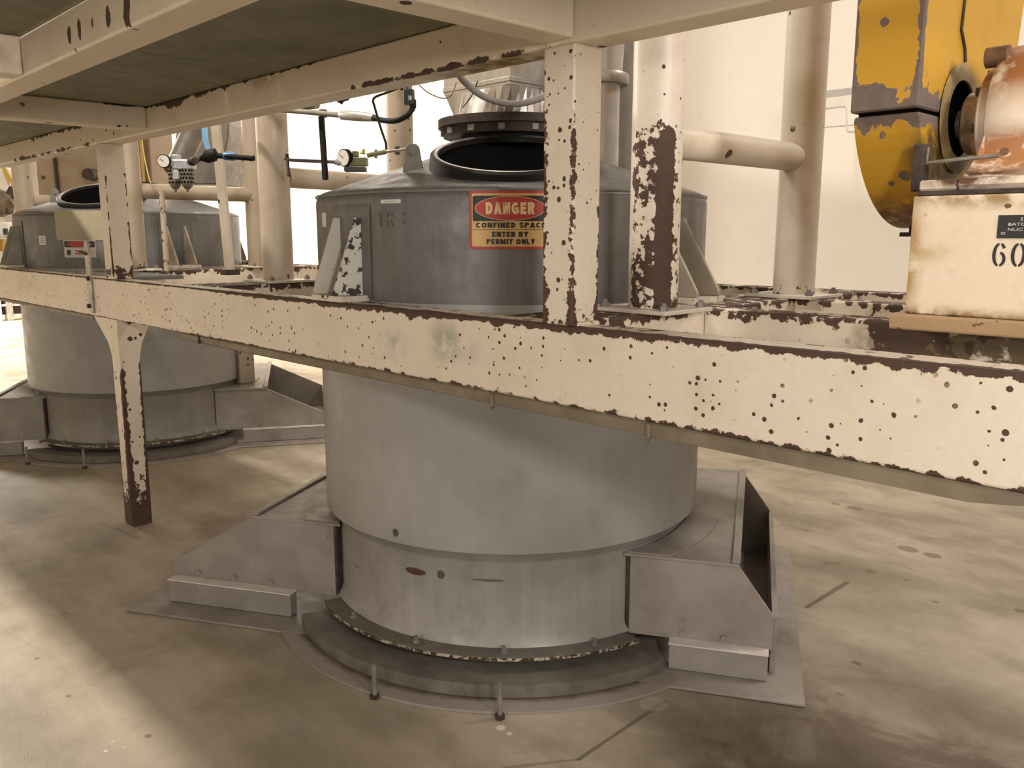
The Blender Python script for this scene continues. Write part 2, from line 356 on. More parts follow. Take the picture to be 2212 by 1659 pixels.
m_floor = n.fin(fc, n.sm(_b, .35, .7, .42, .68), 0.0)
n = NT('white_wall_paint'); _a = n.noise(2.2, 5, .6); _b = n.noise(14, 4, .6)
wc = n.mix(n.sm(_a, .4, .75, 0, .35), (.80, .745, .66), (.73, .665, .57)); wc = n.mix(n.sm(_b, .62, .75, 0, .25), wc, (.55, .48, .38))
m_wall = n.fin(wc, .6)
m_ceil = plain('ceiling_paint', (.5, .45, .38), .8)
m_tank = metal('grey_tank_shell', (.305, .297, .282), .45, .12, .09, streak=.05, sc=2.5, dirt=((.15, .135, .115), .22),
    blobs=[((-2.305, 1.672, .488), (.022, .03, .026), .9, (.05, .04, .03))])
m_tanktop = metal('brushed_tank_top', (.145, .141, .133), .46, .3, .12, streak=.22, sc=4, dirt=((.075, .065, .05), .4))
m_skirt = metal('grey_painted_skirt', (.29, .275, .255), .45, .1, .1, streak=.12, sc=5, dirt=((.13, .11, .085), .35),
    blobs=[((-2.268, 1.724, .343), (.075, .075, .022), .95, (.07, .03, .02)), ((-2.174, 1.762, .348), (.024, .03, .026), .9, (.06, .06, .03)), ((-2.032, 1.854, .343), (.11, .09, .009), .8, (.09, .075, .055)), ((-2.592, 1.697, .278), (.04, .03, .012), .5, (.09, .07, .05))])
m_base = metal('grey_painted_base_steel', (.27, .24, .212), .5, .1, .12, sc=6, dirt=((.16, .115, .09), .5))
m_basedk = metal('dirty_grey_flange', (.15, .135, .112), .55, .1, .2, sc=9, dirt=((.10, .055, .035), .6), st=.3)
m_iron = metal('grey_angle_iron', (.27, .245, .22), .5, .1, .12, sc=6, dirt=((.15, .11, .085), .35))
m_strip = metal('lit_edge_tone', (.62, .56, .52), .5, .0, .12, sc=12)  # paler than the iron: light on its top edge put into the colour
m_bare = metal('bare_steel', (.36, .33, .29), .35, .8, .2, sc=20)
m_bolt = metal('grey_bolt', (.22, .2, .18), .5, .3, .2, sc=30)
_n = NT('black_interior'); m_black = _n.fin((.003, .003, .003), 1.0, 0.0, 0.0)
_n = NT('black_rubber'); m_blkrub = _n.fin((.012, .011, .010), .6, 0.0, .15)
m_dkrust = metal('dark_rusty_steel', (.05, .035, .026), .65, .2, .35, sc=25, st=.3)
m_sheet = metal('shiny_sheet_metal', (.56, .55, .54), .30, .9, .10, sc=5, st=.05, streak=.12)
m_vent = metal('satin_vent_pipe', (.50, .48, .45), .42, .35, .1, streak=.1)
m_galv = metal('galvanised_steel', (.40, .38, .34), .42, .5, .2, sc=18)
m_greyhose = plain('grey_hose_plastic', (.20, .19, .175), .5)
m_copper = plain('tan_wire', (.28, .2, .12), .5)
m_grnblk = plain('dark_green_casting', (.035, .042, .032), .5)
m_olive = plain('olive_valve_body', (.13, .12, .05), .45)
m_alum = metal('cast_aluminium', (.42, .43, .44), .4, .6, .15, sc=30)
m_bowl = metal('tarnished_bowl_guard', (.20, .175, .15), .45, .6, .25, sc=30)
m_whitep = plain('white_plastic', (.75, .73, .68), .4)
m_blue = plain('blue_plastic', (.05, .17, .42), .4)
m_bluep = plain('worn_blue_handle', (.12, .28, .45), .45)
m_brass = metal('brass_fitting', (.42, .25, .10), .4, .7, .2, sc=30)
m_pipeP = [0] * 8
def pipe_mat(name, cx, cy, dense=False):
    a0 = atan2(-cy, -cx)
    if dense:
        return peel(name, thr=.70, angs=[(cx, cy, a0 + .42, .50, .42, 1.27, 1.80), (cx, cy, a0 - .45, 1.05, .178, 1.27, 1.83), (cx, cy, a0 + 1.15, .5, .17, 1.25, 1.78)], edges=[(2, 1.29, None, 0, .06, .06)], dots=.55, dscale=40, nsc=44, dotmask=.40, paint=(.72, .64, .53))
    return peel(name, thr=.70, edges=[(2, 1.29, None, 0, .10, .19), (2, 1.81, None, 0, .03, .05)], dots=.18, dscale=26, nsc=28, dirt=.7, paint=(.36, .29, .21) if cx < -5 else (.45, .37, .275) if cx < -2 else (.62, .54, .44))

# ------------------------------------------------------------------ room
b = bm_(); box(b, -30, 7, -7, 9, -.2, 0); struct('floor', b, m_floor)
b = bm_(); box(b, -30, 7, 7.4, 7.6, 0, 5.6); struct('wall_back', b, m_wall)
b = bm_(); box(b, -30.2, -30, -7, 7.6, 0, 5.6); struct('wall_left', b, m_wall)
b = bm_(); box(b, 7, 7.2, -7, 7.6, 0, 5.6); struct('wall_right', b, m_wall)
b = bm_(); box(b, -30, 7, -7.2, -7, 0, 5.6); struct('wall_front', b, m_wall)
b = bm_(); box(b, -30, 7, -7, 7.6, 5.6, 5.8); struct('ceiling', b, m_ceil)
b = bm_(); box(b, -9.5, -5.6, 6.9, 7.4, 0, 5.6, .02); struct('trim_1', b, m_wall)

# ------------------------------------------------------------------ steel platform
PF = thing('steel_platform', (-1.44, YB, 0), 'cream painted steel platform of peeling square tube beams and posts under grey deck plates', 'platform')
XL, XR = -9.5, 1.8
def beam(x0, x1, y0, y1, z0, z1, mat, name='lower_beam', bev=.007, label=None):
    b = bm_(); box(b, x0, x1, y0, y1, z0, z1, bev, 3); o = finish(name, b, mat, PF)
    if label: o['label'] = label
    return o
fb = beam(XL, XR, YB, 1.645, 1.08, 1.28, m_front, label='long front beam with dark chips along both edges')
beam(XL, XR, 3.28, 3.40, 1.08, 1.28, m_beam)
for x0, x1 in ((-1.72, -1.46), (-3.80, -3.56), (-5.60, -5.36), (-7.75, -7.52)): beam(x0, x1, 1.646, 3.279, 1.08, 1.28, m_beam)
beam(-1.459, XR, 2.22, 2.33, 1.08, 1.28, m_beam); beam(-1.459, XR, 2.77, 2.88, 1.08, 1.28, m_beam)
beam(XL, XR, .765, .865, 1.94, 2.045, m_upper, 'upper_beam'); beam(XL, XR, YB, 1.645, 1.935, 2.045, m_upper, 'upper_beam')
beam(-3.98, -3.88, .866, YB - .001, 1.95, 2.045, m_upper, 'upper_beam'); beam(-1.49, -1.39, .866, YB - .001, 1.945, 2.045, m_upper, 'upper_beam')
beam(-2.86, -2.76, -1.6, .764, 1.94, 2.045, m_upper, 'upper_beam')
def post(x0, x1, z0, z1, mat, name='post'):
    b = bm_(); box(b, x0, x1, YB, 1.645, z0, z1, .006, 3); return finish(name, b, mat, PF)
post(-1.49, -1.39, 1.28, 1.936, m_post); post(-4.536, -4.434, 1.28, 1.936, m_postL)
b = bm_(); box(b, -5.34, -4.62, 1.66, 1.98, 1.262, 1.281, .003); finish('cover_plate', b, metal('blue_grey_plate', (.17, .17, .165), .5, .1, .12), PF)
# weld pads at the post foot
b = bm_(); box(b, -1.395, -1.37, YB + .002, 1.66, 1.28, 1.29, .003); finish('weld_plate', b, m_post, PF)
# leg with flared haunch
b = bm_()
def fr(x0, x1, y0, y1, z): return [b.verts.new(p) for p in ((x0, y0, z), (x1, y0, z), (x1, y1, z), (x0, y1, z))]
secs = [fr(-4.536, -4.434, YB, 1.645, 0), fr(-4.536, -4.434, YB, 1.645, .885), fr(-4.575, -4.434, YB, 1.66, .955), fr(-4.76, -4.434, YB, 1.72, 1.079)]
for s0, s1 in zip(secs, secs[1:]):
    for k in range(4): b.faces.new((s0[k], s0[(k + 1) % 4], s1[(k + 1) % 4], s1[k]))
b.faces.new(secs[0][::-1]); b.faces.new(secs[-1])
finish('leg', b, m_leg, PF)
# deck plates
def plate(x0, x1, y0, y1, z0=2.046, z1=2.056): b = bm_(); box(b, x0, x1, y0, y1, z0, z1, .002, 1); finish('deck_plate', b, m_deck, PF)
plate(-2.75, XR, .77, 1.70); plate(-3.134, -2.754, .77, 1.70); plate(-6.4, -3.138, .77, 1.70); plate(XL, -6.404, .77, 1.70)
plate(-2.84, -1.2, -1.6, .766)
# edge channel under the front beam with clips
m_chan = metal('grey_brown_channel', (.19, .155, .105), .55, .1, .2, sc=8, dirt=((.2, .15, .09), .5))  # underside shade put into this darker colour
b = bm_(); prism(b, [(-3.70, 1.046), (-.475, 1.046), (-.43, 1.052), (-.38, 1.060), (1.0, 1.060), (1.0, 1.0795), (-3.70, 1.0795)], frame((0, 0, 0), (1, 0, 0), (0, 0, 1), (0, -1, 0)), -YB - .05, -YB - .004, .006)
ec = finish('edge_channel', b, m_chan, PF)
b = bm_(); box(b, XL, -4.79, YB + .004, YB + .05, 1.056, 1.0795, .008, 3); finish('edge_channel', b, m_chan, PF)
for x, z in ((-3.50, 1.058), (-1.68, 1.04), (-1.155, 1.044)):
    b = bm_(); box(b, x - .004, x + .006, YB - .002, YB + .012, z - .006, z + .033, .002, 1); tube(b, [(x, YB, z - .002), (x + .016, YB - .004, z - .008), (x + .02, YB, z)], .004, 8)
    finish('clip', b, m_dkrust if x < -3 else m_chan, ec)

# ------------------------------------------------------------------ pipe column frames
def pipe_frame(x, y0, y1, zb0, zb1, label, dense=False, ztop=3.2, r=.0715, x2=None):
    x2 = x if x2 is None else x2
    t = thing('pipe_column_pair', (x, y0, 1.28), label, 'pipe frame', 'cream pipe column pairs beside the tanks')
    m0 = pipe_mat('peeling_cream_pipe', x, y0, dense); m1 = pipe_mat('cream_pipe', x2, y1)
    for (px, py, mm) in ((x, y0, m0), (x2, y1, m1)):
        bp = bm_(); box(bp, px - .13, px + .13, py - .115, py + .115, 1.281, 1.293, .002, 1); bpo = finish('base_plate', bp, m_dkplate, t)
        for sx in (-1, 1):
            for sy in (-1, 1):
                b = bm_(); hexnut(b, (px + sx * .105, py + sy * .09, 1.293), .014, .013, stud=.008); finish('bolt', b, m_bolt, bpo)
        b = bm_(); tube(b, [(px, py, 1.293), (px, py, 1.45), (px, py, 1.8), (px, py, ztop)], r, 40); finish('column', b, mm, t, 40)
    b = bm_(); tube(b, [(x, y0 + r * .8, 1.762), (x2, y1 - r * .8, 1.762)], .047, 28); finish('brace', b, m1, t, 40)
    return t
m_dkplate = peel('flaking_base_plate', thr=.60, dots=0, nsc=30, paint=(.6, .54, .45))
pipe_frame(-1.51, 2.03, 2.86, 0, 0, 'cream pipe column pair right of nearer tank, front column stripped with big brown rust patches', True)
pipe_frame(-3.68, 2.03, 2.86, 0, 0, 'cream pipe column pair standing between the two grey tanks, left of nearer tank', x2=-3.82)
pipe_frame(-5.44, 2.03, 2.86, 0, 0, 'cream pipe column pair at right end of farther tank, behind the front left post')
pipe_frame(-7.62, 2.03, 2.86, 0, 0, 'cream pipe column pair behind the open manway of farther tank')

# ------------------------------------------------------------------ tanks
R0 = .755
def tank(cx, cy, ang, label, feet, arcs, m_sk, near=True):
    T = thing('mixing_tank', (cx, cy, 0), label, 'tank', 'grey process tanks through the platform')
    c = (cx, cy, 0); ea = Vector((cos(ang), sin(ang), 0)); eb = Vector((-sin(ang), cos(ang), 0)); C = Vector(c)
    L = frame(C, ea, eb)                       # local base frame
    # floor plate
    nn = NT('floor_plate_steel'); rr_ = nn.m_('SQRT', nn.add(nn.m_('POWER', nn.sub(nn.xyz[0], cx), 2), nn.m_('POWER', nn.sub(nn.xyz[1], cy), 2)))
    dz = nn.mul(nn.sm(nn.add(rr_, nn.mul(nn.sub(nn.noise(22, 5, .65), .5), .05)), .885, .925, 1.0, 0.0), .85)  # rusty dark band by the base ring, with contact shade painted in
    pc = nn.mix(nn.noise(9, 5, .6), (.22, .19, .165), (.32, .28, .245)); m_fp = nn.fin(nn.mix(dz, pc, (.06, .035, .022)), .55)
    b = bm_(); ring(b, .60, .966, .001, .010, c, 96, ang + arcs[0], ang + arcs[1]); finish('floor_plate', b, m_fp, T)
    b = bm_(); ring(b, .64, .885, .0105, .055, c, 96, ang + arcs[2], ang + arcs[3])
    finish('base_ring', b, m_basedk, T)
    b = bm_(); ring(b, .66, .802, .094, .108, c, 96, ang + arcs[4], ang + arcs[5]); fl = finish('skirt_flange', b, m_basedk, T)
    nn = NT('chipped_flange_edge'); k1 = nn.sm(nn.noise(45, 5, .7), .50, .53); m_ce = nn.fin(nn.mix(k1, (.05, .025, .015), (.42, .37, .28)), .6)
    b = bm_(); ring(b, .8022, .8036, .0955, .106, c, 96, ang + arcs[4], ang + arcs[5]); finish('chipped_edge', b, m_ce, fl)
    b = bm_(); ring(b, .60, .70, .0555, .0935, c, 96); finish('riser_ring', b, m_basedk, T)
    for a in (-123.5, -99.6, -76, -52):
        p = L @ Vector((.765 * cos(radians(a)), .765 * sin(radians(a)), .108)); b = bm_(); hexnut(b, p, .013, .012, stud=.012); finish('bolt', b, m_bolt, fl)
    # lower skirt and shell
    b = bm_(); lathe(b, [(.66, .1085), (.735, .1085), (.715, .15), (.715, .405), (.72, .415), (R0, .452)], c, 128); finish('skirt', b, m_sk, T, 30)
    b = bm_(); lathe(b, [(R0, .4522), (R0 + .001, .47), (R0, .8), (R0, 1.2799)], c, 128); finish('lower_shell', b, m_tank, T, 30)
    b = bm_(); cone = [(R0, 1.28), (R0, 1.61)]
    for k in range(1, 7): a = radians(72) * k / 6; cone.append((R0 - .045 * (1 - cos(a)), 1.61 + .045 * sin(a)))
    sl = math.tan(radians(18.5)); r1, z1 = cone[-1]
    cone += [(r1 - .25, z1 + .25 * sl), (.24, z1 + (r1 - .24) * sl), (.2, z1 + (r1 - .22) * sl)]
    lathe(b, cone, c, 128); finish('upper_shell', b, m_tanktop, T, 28)
    b = bm_(); lathe(b, [(R0 + .0012, 1.632), (R0 + .002, 1.636), (R0 + .0012, 1.64)], c, 128); finish('weld_seam', b, m_tanktop, T, 60)
    b = bm_(); tube(b, [(cx, cy, 1.80), (cx, cy, 1.868)], .20, 48); finish('neck', b, m_blkrub, T, 40)
    # manway on the front slope
    dirn = Vector((cos(radians(-44)), sin(radians(-44)), 0)); side = Vector((-dirn.y, dirn.x, 0))
    rr = .425; zc = z1 + (r1 - rr) * sl; nrm = (dirn * sin(radians(18.5)) + ZV * cos(radians(18.5))); tng = side.cross(nrm) * -1
    org = C + dirn * rr + ZV * zc; Mn = frame(org, side, nrm.cross(side), nrm)
    b = bm_(); lathe(b, [(.250, -.03), (.250, .020), (.255, .026), (.268, .027), (.279, .020), (.281, .006), (.283, -.03)], c, 72, mat=Mn); mr = finish('manway_ring', b, m_blkrub, T, 40)
    b = bm_(); lathe(b, [(.2525, .024), (.256, .0278), (.262, .0285), (.267, .0278)], c, 72, mat=Mn); finish('rim', b, m_bare, mr, 60)
    b = bm_(); lathe(b, [(.0001, .006), (.2515, .006)], c, 72, mat=Mn); finish('manway_opening', b, m_black, T)
    # manway hinge lug
    lp = Mn @ Vector((-.345, .05, -.01)); b = bm_(); vd = Vector((-lp.x, -lp.y, 0)).normalized(); Ml = frame(lp, ZV.cross(vd), ZV, vd)
    prism(b, [(-.036, -.045), (.036, -.035), (.024, .040), (.012, .052), (-.012, .052), (-.024, .040)], Ml, -.009, .009, .002)
    tube(b, [lp + ZV * .022 + vd * .005, lp + ZV * .022 + vd * .016], .010, 12); finish('hinge_lug', b, m_basedk, T)
    # support brackets, at 0/90/180/270 degrees
    for k in range(4):
        dv = Vector((cos(k * pi / 2), sin(k * pi / 2), 0)); sv = Vector((-dv.y, dv.x, 0))
        reach = .10 if k in (1, 3) else .17
        br = bm_(); a = .108 / R0
        lathe(br, [(R0 + .001, 1.29), (R0 + .006, 1.29), (R0 + .006, 1.575), (R0 + .001, 1.60)], c, 12, k * pi / 2 - a, k * pi / 2 + a, None, True)
        bo = finish('support_bracket', br, m_tanktop, T, 40)
        for s in (-1, 1):
            x0 = sqrt((R0 + .006) ** 2 - .073 ** 2) - .002; sk = radians(20) if k == 3 else 0
            Mg = frame(C + sv * (s * .062) + dv * x0, dv * cos(sk) - sv * sin(sk), ZV); rch = R0 + reach - x0
            b = bm_(); prism(b, [(0, 1.3), (rch, 1.3), (rch, 1.315), (.022, 1.555), (0, 1.555)], Mg, -.006, .006, .0015); finish('gusset', b, (m_gus if (k == 3 and s == 1 and near) else m_gus3 if near else m_gus4) if k != 0 else m_gus2, bo)
        b = bm_(); prism(b, [(sqrt(R0 ** 2 - .01) - .004, -.09), (R0 + reach + .005, -.09), (R0 + reach + .005, .09), (sqrt(R0 ** 2 - .01) - .004, .09)], frame(C, dv, sv), 1.281, 1.2995); finish('foot_pad', b, m_dkplate, bo)
    # base feet: two trapezoid plates, top plate, toe plate and bolted angle
    for (s, a_in, a_top, a_toe, z_toe, b1, i0, i1, long) in feet:
        def P(a, bb, z): return C + ea * (a * s) + eb * bb + ZV * z
        ft = None
        Ms = frame(C, ea * s, ZV, (ea * s).cross(ZV)); dirb = 1 if ((ea * s).cross(ZV)).dot(eb) > 0 else -1
        poly = [(a_in, .10), (a_in, .392), (a_top, .392), (a_toe, z_toe), (a_toe, .10)]
        b = bm_(); d = -.465 * dirb; prism(b, poly, Ms, min(d, d + .014 * dirb), max(d, d + .014 * dirb), .0015); ft = finish('foot', b, m_base, T)
        poly2 = [(a_in * .8, .0106), (a_in * .8, .392), (a_top, .392), (a_toe, z_toe), (a_toe, .0106)]
        b = bm_(); d = b1 * dirb; prism(b, poly2, Ms, min(d, d - .014 * dirb), max(d, d - .014 * dirb), .0015); finish('rear_plate', b, m_base, ft)
        # top plate with round cut-out
        arc = []; Rh = .728; t0 = math.asin(-.478 / Rh); t1 = math.asin(min(.98, (b1) / Rh)) if b1 < Rh else radians(78)
        for k in range(25): t = t0 + (t1 - t0) * k / 24; arc.append((Rh * cos(t), Rh * sin(t)))
        pl = [(a_top + .004, -.478)] + [(a_top + .004, b1)] + [(arc[-1][0], b1)] + arc[::-1]
        Mt = frame(C, ea * s, eb, ZV) if s > 0 else frame(C, ea * s, eb, ZV)
        b = bm_(); prism(b, pl, Mt, .3925, .402); finish('top_plate', b, m_base, ft)
        ar2 = []; Ro = .845; u0 = math.asin(-.47 / Ro); u1 = t1 * .8
        for k in range(25): t = u0 + (u1 - u0) * k / 24; ar2.append((Ro * cos(t), Ro * sin(t)))
        ar1 = []
        for k in range(25): t = math.asin(-.47 / Rh) + (u1 - math.asin(-.47 / Rh)) * k / 24; ar1.append((Rh * cos(t), Rh * sin(t)))
        b = bm_(); prism(b, ar2 + ar1[::-1], Mt, .4022, .407, 0); finish('reinforcing_ring', b, m_base, ft)
        b = bm_(); prism(b, [(a_top - .022, -.476), (a_top + .006, -.476), (a_top + .006, b1), (a_top - .022, b1)], Mt, .4022, .414, .003); finish('edge_bar', b, m_iron, ft)
        b = bm_(); prism(b, [(a_toe - .006, -.45), (a_toe + .014, -.45), (a_toe + .014, b1 - .015), (a_toe - .006, b1 - .015)], Mt, .0105, z_toe - .004, .001); finish('toe_plate', b, m_base, ft)
        b = bm_(); prism(b, [(a_in - .012, -.4645), (a_in - .001, -.4645), (a_in - .001, -.42), (a_in - .03, -.42)], Mt, .1085, .39); finish('gap_shade_strip', b, m_dkrust, ft)  # added dark strip: shade of the gap beside the skirt, not a plate
        # bolted angle iron
        b = bm_(); prism(b, [(i0, -.518), (i1, -.518), (i1, -.466), (i0, -.466)], Mt, .012, .102, .003)
        ai = finish('angle_iron', b, m_iron, ft)
        b = bm_(); prism(b, [(i0 - .002, -.5205), (i1 + .002, -.5205), (i1 + .002, -.4665), (i0 - .002, -.4665)], Mt, .1023, .1075, .001); o_ = finish('top_strip', b, m_strip, ai); o_['label'] = 'pale top edge, overhead light painted in'
        for q in ((.2, .5, .8) if long else (.12, .55)):
            p = P(i0 + (i1 - i0) * q, -.4665, .128); b = bm_(); hexnut(b, p, .010, .008, -eb); finish('bolt', b, m_base, ft)
        # floor pad
        b = bm_(); prism(b, [(.57, -.632), (a_toe + .105, -.632), (a_toe + .105, b1 + .1), (.57, b1 + .1)], Mt, .0012, .0104, .002); finish('floor_pad', b, m_base, ft)
    return T
m_gus = peel('peeling_white_gusset', thr=.60, base=.06, dots=.5, dscale=40, nsc=30, paint=(.55, .52, .46), rust=(.02, .02, .022))
m_gus3 = peel('cream_gusset', thr=.69, dots=.4, dscale=40, nsc=30, paint=(.5, .45, .37))
m_gus4 = metal('grey_green_gusset', (.22, .205, .16), .5, .1, .12, dirt=((.08, .05, .03), .6))
m_gus2 = metal('grey_beige_gusset', (.34, .29, .22), .5, .1, .12)
A = radians
T1 = tank(-2.489, 2.404, A(30), 'nearer big grey cylindrical process tank with red DANGER sign, standing through the steel platform', [(1, .567, .934, 1.058, .222, .73, .715, 1.045, False), (-1, .585, .93, 1.332, .165, .73, .757, 1.318, True)],
          (A(-141), A(-37), A(-140.5), A(-38.5), A(-138.5), A(-40.5)), m_skirt)
m_skirt2 = metal('grey_painted_skirt_far', (.21, .195, .172), .45, .1, .1, streak=.12, sc=5, dirt=((.13, .11, .085), .35))
T2 = tank(-6.52, 2.43, A(60), 'farther grey cylindrical process tank behind the front left post, with blank placard', [(1, .55, .91, 1.34, .185, .80, .735, 1.32, True), (-1, .575, .88, 1.06, .2, .80, .715, 1.045, False)],
          (A(-141), A(-37), A(-140.5), A(-38.5), A(-138.5), A(-40.5)), m_skirt2, False)

# anchor rods in the floor
def rod(u, v, ht, label):
    p = zpt(u, v); b = bm_(); tube(b, [p, p + ZV * ht], .0085, 12); o = tag(finish('anchor_rod', b, m_bolt, None, 40, loc=p), label, 'anchor rod', 'threaded rods standing at the tank bases')
    b = bm_(); hexnut(b, p, .016, .014); ROOT[o.name] = p; finish('nut', b, m_dkrust, o)
rod(810, 1508, .118, 'thin grey anchor rod in front of nearer tank, left one of its pair')
rod(1080, 1552, .124, 'thin grey anchor rod in front of nearer tank, right one beside white floor crumbs')
rod(183, 1012, .13, 'thin grey anchor rod in front of farther tank, right one of its pair')
rod(60, 1003, .12, 'thin grey anchor rod in front of farther tank, left one of its pair')

# ------------------------------------------------------------------ signs and stickers on the tanks
def cyl_map(bm, c, R, a0, z0, d):   # x -> along the circumference, y -> up; a0 = angle of x=0
    for v in bm.verts:
        a = a0 + v.co.x / R; r = R + d + v.co.z
        v.co = Vector((c[0] + r * cos(a), c[1] + r * sin(a), z0 + v.co.y))
    return bm
def rrect(bm, x0, x1, y0, y1, z0, z1, rad=.0, nx=14, ns=5):
    pts = []
    for (cx, cy, s) in ((x1 - rad, y1 - rad, 0), (x0 + rad, y1 - rad, 1), (x0 + rad, y0 + rad, 2), (x1 - rad, y0 + rad, 3)):
        if rad == 0: pts.append((cx, cy)); continue
        for k in range(ns + 1): a = s * pi / 2 + k / ns * pi / 2; pts.append((cx + rad * cos(a), cy + rad * sin(a)))
    # split in vertical strips so the plate can bend
    A_ = [bm.verts.new((x, y, z0)) for x, y in pts]; B_ = [bm.verts.new((x, y, z1)) for x, y in pts]; n_ = len(pts)
    bm.faces.new(A_[::-1]); bm.faces.new(B_)
    for i in range(n_): bm.faces.new((A_[i], A_[(i + 1) % n_], B_[(i + 1) % n_], B_[i]))
    for k in range(1, nx):
        x = x0 + (x1 - x0) * k / nx
        bmesh.ops.bisect_plane(bm, geom=bm.verts[:] + bm.edges[:] + bm.faces[:], plane_co=(x, 0, 0), plane_no=(1, 0, 0))
    return bm
def ell(bm, rx, ry, z, cx=0, cy=0, n_=48, nx=12):
    bm.faces.new([bm.verts.new((cx + rx * cos(2 * pi * k / n_), cy + ry * sin(2 * pi * k / n_), z)) for k in range(n_)])
    for k in range(1, nx):
        bmesh.ops.bisect_plane(bm, geom=bm.verts[:] + bm.edges[:] + bm.faces[:], plane_co=(cx - rx + 2 * rx * k / nx, 0, 0), plane_no=(1, 0, 0))
    return bm
tc = (-2.489, 2.404); sa = atan2(1.873 - 2.404, -1.945 + 2.489); sz = 1.544
sp = Vector((tc[0] + R0 * cos(sa), tc[1] + R0 * sin(sa), sz))
SG = thing('danger_sign', sp, 'red bordered DANGER confined space sign on front of nearer tank', 'sign')
m_sred = plain('sign_red', (.40, .035, .022), .45, var=.25); m_scream = plain('sign_faded_yellow', (.60, .38, .14), .5, var=.3); m_sblk = plain('sign_black', (.012, .012, .01), .5)
m_slet = plain('sign_cream_letters', (.74, .53, .27), .5)
# readable when seen from outside: angle grows to the viewer's right
def smap(bm, d, x=0.0, y=0.0):
    for v in bm.verts: v.co.x += x; v.co.y += y
    return cyl_map(bm, tc, R0, sa, sz, d)
b = bm_(); rrect(b, -.127, .127, -.089, .089, .0, .003, .008); finish('border', smap(b, .001), m_sred, SG)
b = bm_(); rrect(b, -.119, .119, -.081, .081, .0, .0004, .006); finish('face', smap(b, .0042), m_scream, SG)
b = bm_(); rrect(b, -.116, .116, -.003, .074, .0, .0004, .005); finish('black_panel', smap(b, .0048), m_sblk, SG)
b = bm_(); ell(b, .110, .0375, 0); finish('oval', smap(b, .0054, 0, .036), m_slet, SG)
b = bm_(); ell(b, .108, .0360, 0); finish('oval', smap(b, .0058, 0, .036), m_sred, SG)
def slines(body, w, h, x, y, mat, bold=.012, d=.0064, par=SG, mp=None):
    b = block_text(body, w, h, .27, .13)
    for k in range(1, 20): bmesh.ops.bisect_plane(b, geom=b.verts[:] + b.edges[:] + b.faces[:], plane_co=(-w / 2 + w * k / 20, 0, 0), plane_no=(1, 0, 0))
    (mp or smap)(b, d, x, y); o = finish('lettering', b, mat, par); return o
slines('DANGER', .150, .037, 0.0, .036, m_slet, .03)
slines('CONFINED SPACE', .216, .0165, 0.002, -.0155, m_sblk, .028, .0056)
slines('ENTER BY', .112, .0165, 0.0, -.0435, m_sblk, .028, .0056)
slines('PERMIT ONLY', .150, .0165, 0.002, -.066, m_sblk, .028, .0056)
b = bm_(); rrect(b, -.116, .116, -.0298, -.0285, 0, .0002, 0); finish('divider', smap(b, .005), m_sblk, SG)
for x, y in ((-.113, .076), (-.113, -.076), (.113, .076), (.113, -.076)):
    b = bm_(); ell(b, .003, .003, .002, 0, 0, 12, 1); finish('screw', smap(b, .005, x, y), m_slet, SG)
# small stickers
def sticker(c, u_ang, z, w, h, label, mat, cut=False, lines=0):
    p = Vector((c[0] + R0 * cos(u_ang), c[1] + R0 * sin(u_ang), z)); b = bm_()
    rrect(b, -w / 2, w / 2, -h / 2, h / 2, 0, .0008, 0, 6)
    o = tag(finish('sticker', cyl_map(b, c, R0, u_ang, z, .001), mat, None, loc=p), label, 'sticker'); ROOT[o.name] = p
    for k in range(lines):
        b = bm_(); yy = h * (.25 - .5 * k / max(1, lines - 1)) if lines > 1 else 0; rrect(b, -w * .3, w * .3, yy - h * .06, yy + h * .06, 0, .0002, 0, 4)
        finish('print_line', cyl_map(b, c, R0, u_ang, z, .0021), m_print, o)
    return o
m_stick = plain('faded_white_sticker', (.62, .60, .54), .5); m_print = plain('grey_print', (.3, .29, .27), .5)
def ang_at(c, u, v):
    d = RV * (u - 1106) + UP * (829.5 - v) + FW * F; ox, oy = -c[0], -c[1]
    a_ = d.x ** 2 + d.y ** 2; b_ = 2 * (ox * d.x + oy * d.y); c_ = ox * ox + oy * oy - R0 ** 2
    t = (-b_ - sqrt(max(0, b_ * b_ - 4 * a_ * c_))) / (2 * a_); P = Vector((0, 0, H)) + d * t
    return atan2(P.y - c[1], P.x - c[0]), P.z
a_, z_ = ang_at(tc, 844, 435); sticker(tc, a_, z_, .082, .012, 'narrow white printed label above stencilled marks on nearer tank', m_stick, lines=1)
a_, z_ = ang_at(tc, 701, 475); sticker(tc, a_, z_, .05, .05, 'small blank white label at far left edge of nearer tank', m_stick)
tc2 = (-6.52, 2.43)
a_, z_ = ang_at(tc2, 92, 519); sticker(tc2, a_, z_, .06, .06, 'small square white printed tag at left of blank placard on farther tank', m_stick, lines=3)
a_, z_ = ang_at(tc2, 172, 487)
p = Vector((tc2[0] + R0 * cos(a_), tc2[1] + R0 * sin(a_), z_)); b = bm_(); rrect(b, -.165, .165, -.095, .095, 0, .003, .02, 10)
tag(finish('placard', cyl_map(b, tc2, R0, a_, z_, .001), plain('blank_beige_placard', (.36, .32, .21), .5), None, loc=p), 'large blank beige rounded placard on front of farther tank', 'sign')
a_, z_ = ang_at(tc2, 172, 538); p = Vector((tc2[0] + R0 * cos(a_), tc2[1] + R0 * sin(a_), z_)); SS = thing('danger_sign', p, 'small white sign with red header below placard on farther tank', 'sign')
def s2(bm, d):
    return cyl_map(bm, tc2, R0, a_, z_, d)
b = bm_(); rrect(b, -.105, .105, -.055, .055, 0, .002, .002, 8); finish('face', s2(b, .001), plain('sign_white', (.55, .52, .46), .5), SS)
b = bm_(); rrect(b, -.1, .1, .012, .05, 0, .0004, 0, 8); finish('header', s2(b, .0032), m_sblk, SS)
